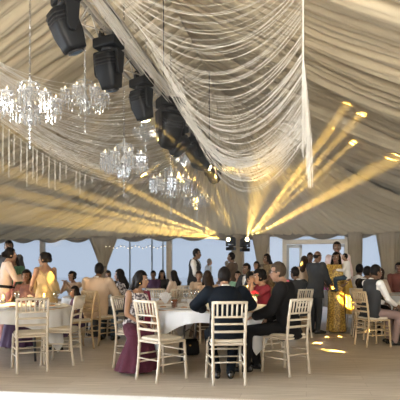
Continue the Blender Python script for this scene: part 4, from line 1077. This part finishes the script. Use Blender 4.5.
guest('first of two long haired women seated by the distant glass', 'first of two distant long haired women', 153.5, 14.3, 170, H=1.64, sex='f', hair='bun', top=('tee', C_purp), bottom=('gown', C_purp), skc=S_DARK, vox=.018)
guest('second of two women by the distant glass, hair over both shoulders', 'second of two distant long haired women', 162, 14.4, 185, H=1.66, sex='f', hair='long', top=('long', C_char), bottom=('gown', C_char), skc=S_MID, vox=.018)
guest('woman in cream dress with long dark hair, seated beyond empty chairs', 'woman in cream dress beyond the empty chairs', 174.5, 12.0, 55, H=1.64, sex='f', hair='long', top=('long', C_cream), bottom=('gown', C_cream), skc=S_MID)
guest('woman facing us in brown shawl, below the waiter', 'woman in brown shawl below the waiter', 199, 11.35, 178, H=1.62, sex='f', hair='bun', hm=M_hairb, top=('long', C_bg), bottom=('gown', C_brown), skc=S_MID, lh=(-.1, .4, .82), rh=(.1, .4, .82))
guest('brown haired woman seen from behind, left of the navy suited man', 'brown haired woman left of navy suit', 208, 8.95, 10, H=1.62, sex='f', hair='long', hm=M_hairb, top=('long', C_tan), bottom=('gown', C_brown), skc=S_MID, lean=6)
guest('woman in mint top seated right of the navy suited man', 'woman in mint top', 238, 12.0, 170, H=1.62, sex='f', hair='bun', top=('long', C_mint), bottom=('gown', C_mint), skc=S_FAIR)
guest('dark haired man seated before the tied golden curtain', 'dark haired man before the golden curtain', 247.5, 11.1, 130, H=1.84, top=('jacket', C_char), shirt=C_white, bottom=('trousers', C_char), skc=S_DARK, shoes=M_shoe)
guest('woman in golden lit shawl with her back to us, behind crimson', 'woman in golden lit shawl', 250.5, 8.95, 25, H=1.60, sex='f', hair='bun', top=('long', C_gold), bottom=('gown', C_purp), skc=S_MID, extra=sari(C_gold))
guest('grey jacketed man seated behind the man with glasses', 'grey jacketed man behind the spectacled man', 296, 9.6, 35, H=1.72, top=('jacket', C_grey), shirt=C_white, bottom=('trousers', C_char), skc=S_DARK, shoes=M_shoe)
# --- right side
person('young man in white shirt and dark waistcoat seated facing right', 2.93, 8.48, -70, 'sit', H=1.76, lean=7, yaw=-10, hair='short', shirt=C_white, vest=C_vest, bottom=('trousers', C_mauve), shoes=M_shoe, skc=S_DARK, vox=.013, lh=(-.15, .34, .70), rh=(.15, .34, .68),
       feet=[(-.09, .42, .085), (.10, .36, .085)])
guest('man in dark suit and white collar seated beyond the waistcoated man', 'man in dark suit and white collar', 366.5, 9.95, -66, H=1.74, hair='short', top=('jacket', C_blackst), shirt=C_white, bottom=('trousers', C_blackst), shoes=M_shoe, skc=S_DARK)
guest('man in white shirt seated before the straight curtain', 'man in white shirt before the straight curtain', 359, 11.2, -40, H=1.82, hair='short', top=('shirt', C_white), bottom=('trousers', C_char), skc=S_DARK, shoes=M_shoe)
guest('brown haired woman in cream shawl beyond the waistcoated man', 'brown haired woman in cream shawl', 380, 11.9, -60, H=1.70, sex='f', hair='long', hm=M_hairb, top=('long', C_cream), bottom=('gown', C_brown), skc=S_DARK)
guest('person in brick red at the right edge, beyond the table', 'person in brick red', 398.5, 12.8, 165, H=1.90, hair='short', top=('shirt', C_brick), bottom=('trousers', C_char), skc=S_DARK, shoes=M_shoe)
guest('man cut off by the right edge, only grey trousers and black shoe showing', 'man cut off by the right edge', 418, 8.9, 100, H=1.74, hair='short', top=('shirt', C_white), bottom=('trousers', C_char), skc=S_DARK, shoes=M_shoe)

# ---------------------------------------------------------------- things on the tables
M_clear = bpy.data.materials.new('drinking_glass'); M_clear.use_nodes = True
nt = M_clear.node_tree; [nt.nodes.remove(n) for n in list(nt.nodes)]
o_ = nt.nodes.new('ShaderNodeOutputMaterial'); a_ = nt.nodes.new('ShaderNodeMixShader'); t_ = nt.nodes.new('ShaderNodeBsdfTransparent'); g_2 = nt.nodes.new('ShaderNodeBsdfGlossy'); w_ = nt.nodes.new('ShaderNodeLayerWeight')
g_2.inputs['Roughness'].default_value = .12; w_.inputs['Blend'].default_value = .35; t_.inputs[0].default_value = (.96, .97, .98, 1)
nt.links.new(w_.outputs['Facing'], a_.inputs[0]); nt.links.new(t_.outputs[0], a_.inputs[1]); nt.links.new(g_2.outputs[0], a_.inputs[2]); nt.links.new(a_.outputs[0], o_.inputs['Surface'])
M_amber = mat('amber_drink', (.30, .075, .03), .25); M_wine = mat('red_wine', (.16, .01, .015), .1)
M_china = mat('white_china', (.82, .80, .76), .25); M_flame = mat('candle_flame', (1, .7, .3), .5, emit=(1, .62, .22), estr=22); M_wax = mat('candle_wax', (.85, .78, .62), .5)
M_napk = mat('folded_linen', (.78, .78, .80), .8); M_red = mat('red_petals', (.55, .03, .05), .6); M_leaf = mat('leaf_green', (.06, .14, .05), .6); M_wglass = mat('water', (.75, .80, .82), .05, trans=.85)
ZT2 = TOP + .004
def tb(px, py): Y = (HC-ZT2)*FP/(py-YH); return Vector((gx(px, Y), Y, ZT2))
def wineglass(px, py, label, fill=None, h=1.0):
    p = tb(px, py); r = empty('wine_glass', p); tag(r, label, 'glass', 'glasses on the guest tables')
    mb = MB(); mb.lathe([(.033, 0), (.034, .003), (.006, .008), (.004, .04), (.004, .085*h), (.010, .09*h)], n=16); mb.obj('stem', M_clear, r)
    mb = MB(); mb.lathe([(.010, .09*h), (.032, .115*h), (.038, .15*h), (.033, .20*h), (.031, .20*h), (.036, .15*h), (.030, .117*h), (.004, .095*h)], n=18); mb.obj('bowl', M_clear, r)
    if fill: mb = MB(); mb.lathe([(.006, .096*h), (.028, .117*h), (.034, .148*h), (.001, .148*h)], n=16); mb.obj('drink', fill, r)
def tumbler(px, py, label, fill, s=1.0):
    p = tb(px, py); r = empty('tumbler', p); tag(r, label, 'glass', 'glasses on the guest tables')
    mb = MB(); mb.lathe([(.030*s, 0), (.036*s, .11*s), (.034*s, .11*s), (.028*s, .006*s)], n=18); mb.obj('glass_wall', M_clear, r)
    mb = MB(); mb.lathe([(.026*s, .006), (.033*s, .085*s), (.001, .085*s)], n=16); mb.obj('drink', fill, r)
def plate(px, py, label, r0=.125):
    p = tb(px, py); r = empty('plate', p); tag(r, label, 'plate', 'dinner plates')
    mb = MB(); mb.lathe([(.001, .004), (r0*.6, .004), (r0, .018), (r0, .021), (r0*.62, .009), (.001, .009)], n=28); mb.obj('dish', M_china, r)
    mb = MB(); mb.ell((0, 0, .022), (.045, .04, .014)); mb.obj('food', mat('food', (.45, .24, .10), .6, var=.5, vscale=40), r)
def candle(px, py, label, h=.10, lamp=3.0):
    p = tb(px, py); r = empty('candle', p); tag(r, label, 'candle', 'lit candles on the guest tables')
    mb = MB(); mb.lathe([(.035, 0), (.040, .06), (.038, .06), (.033, .004)], n=18); mb.obj('holder', M_clear, r)
    mb = MB(); mb.lathe([(.022, .004), (.022, h), (.002, h)], n=14); mb.obj('wax', M_wax, r)
    mb = MB(); mb.lathe([(.001, h), (.009, h+.012), (.006, h+.028), (.0005, h+.045)], n=10); mb.obj('flame', M_flame, r)
    l = bpy.data.lights.new('candle_light', 'POINT'); l.energy = lamp; l.color = (1, .62, .25); l.shadow_soft_size = .03; o = bpy.data.objects.new('candle_light', l); COL.objects.link(o); o.location = (0, 0, h+.08); o.parent = r
def napkin(px, py, label, s=1.0, rz=0.0):
    p = tb(px, py); r = empty('napkin', p, rz); tag(r, label, 'napkin', 'folded napkins')
    mb = MB(); P = []
    for i in range(13):
        t = i/12; a = -.9 + 1.8*t; P.append([Vector((math.sin(a)*.10*q*s, (.018*((i % 2)*2-1))*q + .02*q, (.01 + math.cos(a)*.15*q)*s)) for q in (.12, .4, .7, 1)])
    mb.grid(P, False); o = mb.obj('fan_fold', M_napk, r); o.modifiers.new('t', 'SOLIDIFY').thickness = .004
def posy(px, py, label, m, s=1.0):
    p = tb(px, py); r = empty('flower_arrangement', p); tag(r, label, 'flowers'); rr = random.Random(int(px))
    mb = MB(); mb.lathe([(.035*s, 0), (.045*s, .05*s), (.03*s, .10*s), (.036*s, .11*s), (.030*s, .11*s), (.02*s, .01)], n=16); mb.obj('vase', M_china, r)
    mb = MB()
    for k in range(9):
        a = k*2.4; c = Vector((.05*s*math.cos(a)*(k/9)**.5, .05*s*math.sin(a)*(k/9)**.5, (.17 - .03*(k/9))*s))
        for q in range(7): b = q*.9; mb.ell(c + Vector((.012*math.cos(b), .012*math.sin(b), .002*q))*s, Vector((.014, .014, .010))*s, None, 8, 5)
    mb.obj('blooms', m, r)
    mb = MB()
    for k in range(12): a = k*.9; mb.tube([(.01*math.cos(a), .01*math.sin(a), .08*s), (.05*s*math.cos(a), .05*s*math.sin(a), .13*s), (.08*s*math.cos(a), .08*s*math.sin(a), .12*s)], [.004, .010*s, .001], 5)
    mb.obj('leaves', M_leaf, r)
tumbler(174.5, 308, 'large amber drink on the centre table, left of navy suit', M_amber, 1.35)
wineglass(193, 304.5, 'tall clear wine glass nearest the left sleeve of navy suit', None, 1.1)
wineglass(197, 302.5, 'clear wine glass behind the one nearest the navy sleeve', M_wglass, 1.1)
wineglass(186, 303.5, 'clear wine glass midway between amber drink and navy suit', M_wglass)
plate(163, 308.5, 'white plate by the printed bodice of the girl'); plate(184, 309, 'white plate beside the amber drink')
napkin(165.5, 305.5, 'silver white napkin fan standing by the girl', 1.25, .4); napkin(190, 306.5, 'small napkin fan behind the second plate', .7, -.5)
candle(212, 303, 'tall white candle just left of the navy suited head', .20, 2); candle(251, 305, 'candle glowing before the woman in crimson', .09, 5)
posy(254.5, 304, 'red flower posy beside the crimson sleeve', M_red, 1.1); wineglass(245, 306, 'glass of red wine right of the navy sleeve', M_wine)
candle(3, 303.5, 'candle glowing at the left edge of the left table', .09, 16); candle(44, 304, 'white candle lit on the left table under gold gown', .12, 12)
plate(12, 308.5, 'plate at the near left of the left table'); plate(33, 308.5, 'plate behind the empty pale chair'); plate(52, 307, 'plate at the right of the left table')
tumbler(24, 304, 'tumbler of pink juice across the left table', mat('pink_juice', (.6, .2, .15), .2)); tumbler(38, 305.5, 'tumbler of juice behind the empty pale chair', M_amber)
wineglass(17, 304.5, 'wine glass left on the left table', M_wglass); wineglass(56, 304.5, 'wine glass at the right of the left table', None)
napkin(47, 308, 'white napkin fan on the left table edge', .6, .3); posy(30, 303, 'pale posy in the middle of left table', mat('peach_petals', (.7, .55, .45), .6), .7)
for px, py, lab in ((186, 297, 'glass on the second row table, left one'), (203, 296.5, 'glass on the second row table, middle one'), (212, 297.5, 'glass on the second row table beside navy hair')): wineglass(px, py, lab, M_wglass)
# black handbag under the table edge
p = Vector((gx(189, 7.55), 7.55, 0)); r = empty('handbag', p, .3); tag(r, 'black handbag on the floor below the table, left of navy suit', 'bag')
mb = MB(); mb.rings([[Vector((w*abs(math.cos(t))**.5*math.copysign(1, math.cos(t)), d*abs(math.sin(t))**.5*math.copysign(1, math.sin(t)), z)) for t in np.linspace(0, 2*PI, 24, endpoint=False)] for w, d, z in ((.14, .06, 0), (.16, .075, .03), (.15, .06, .18), (.12, .02, .24))]); mb.obj('bag_body', M_black, r)
mb = MB(); mb.tube([(-.08, 0, .22), (-.07, 0, .34), (0, 0, .39), (.07, 0, .34), (.08, 0, .22)], .008, 8); mb.obj('handle', M_black, r)
mb = MB(); mb.ell((0, -.066, .15), (.018, .008, .012)); mb.obj('clasp', M_gold, r)
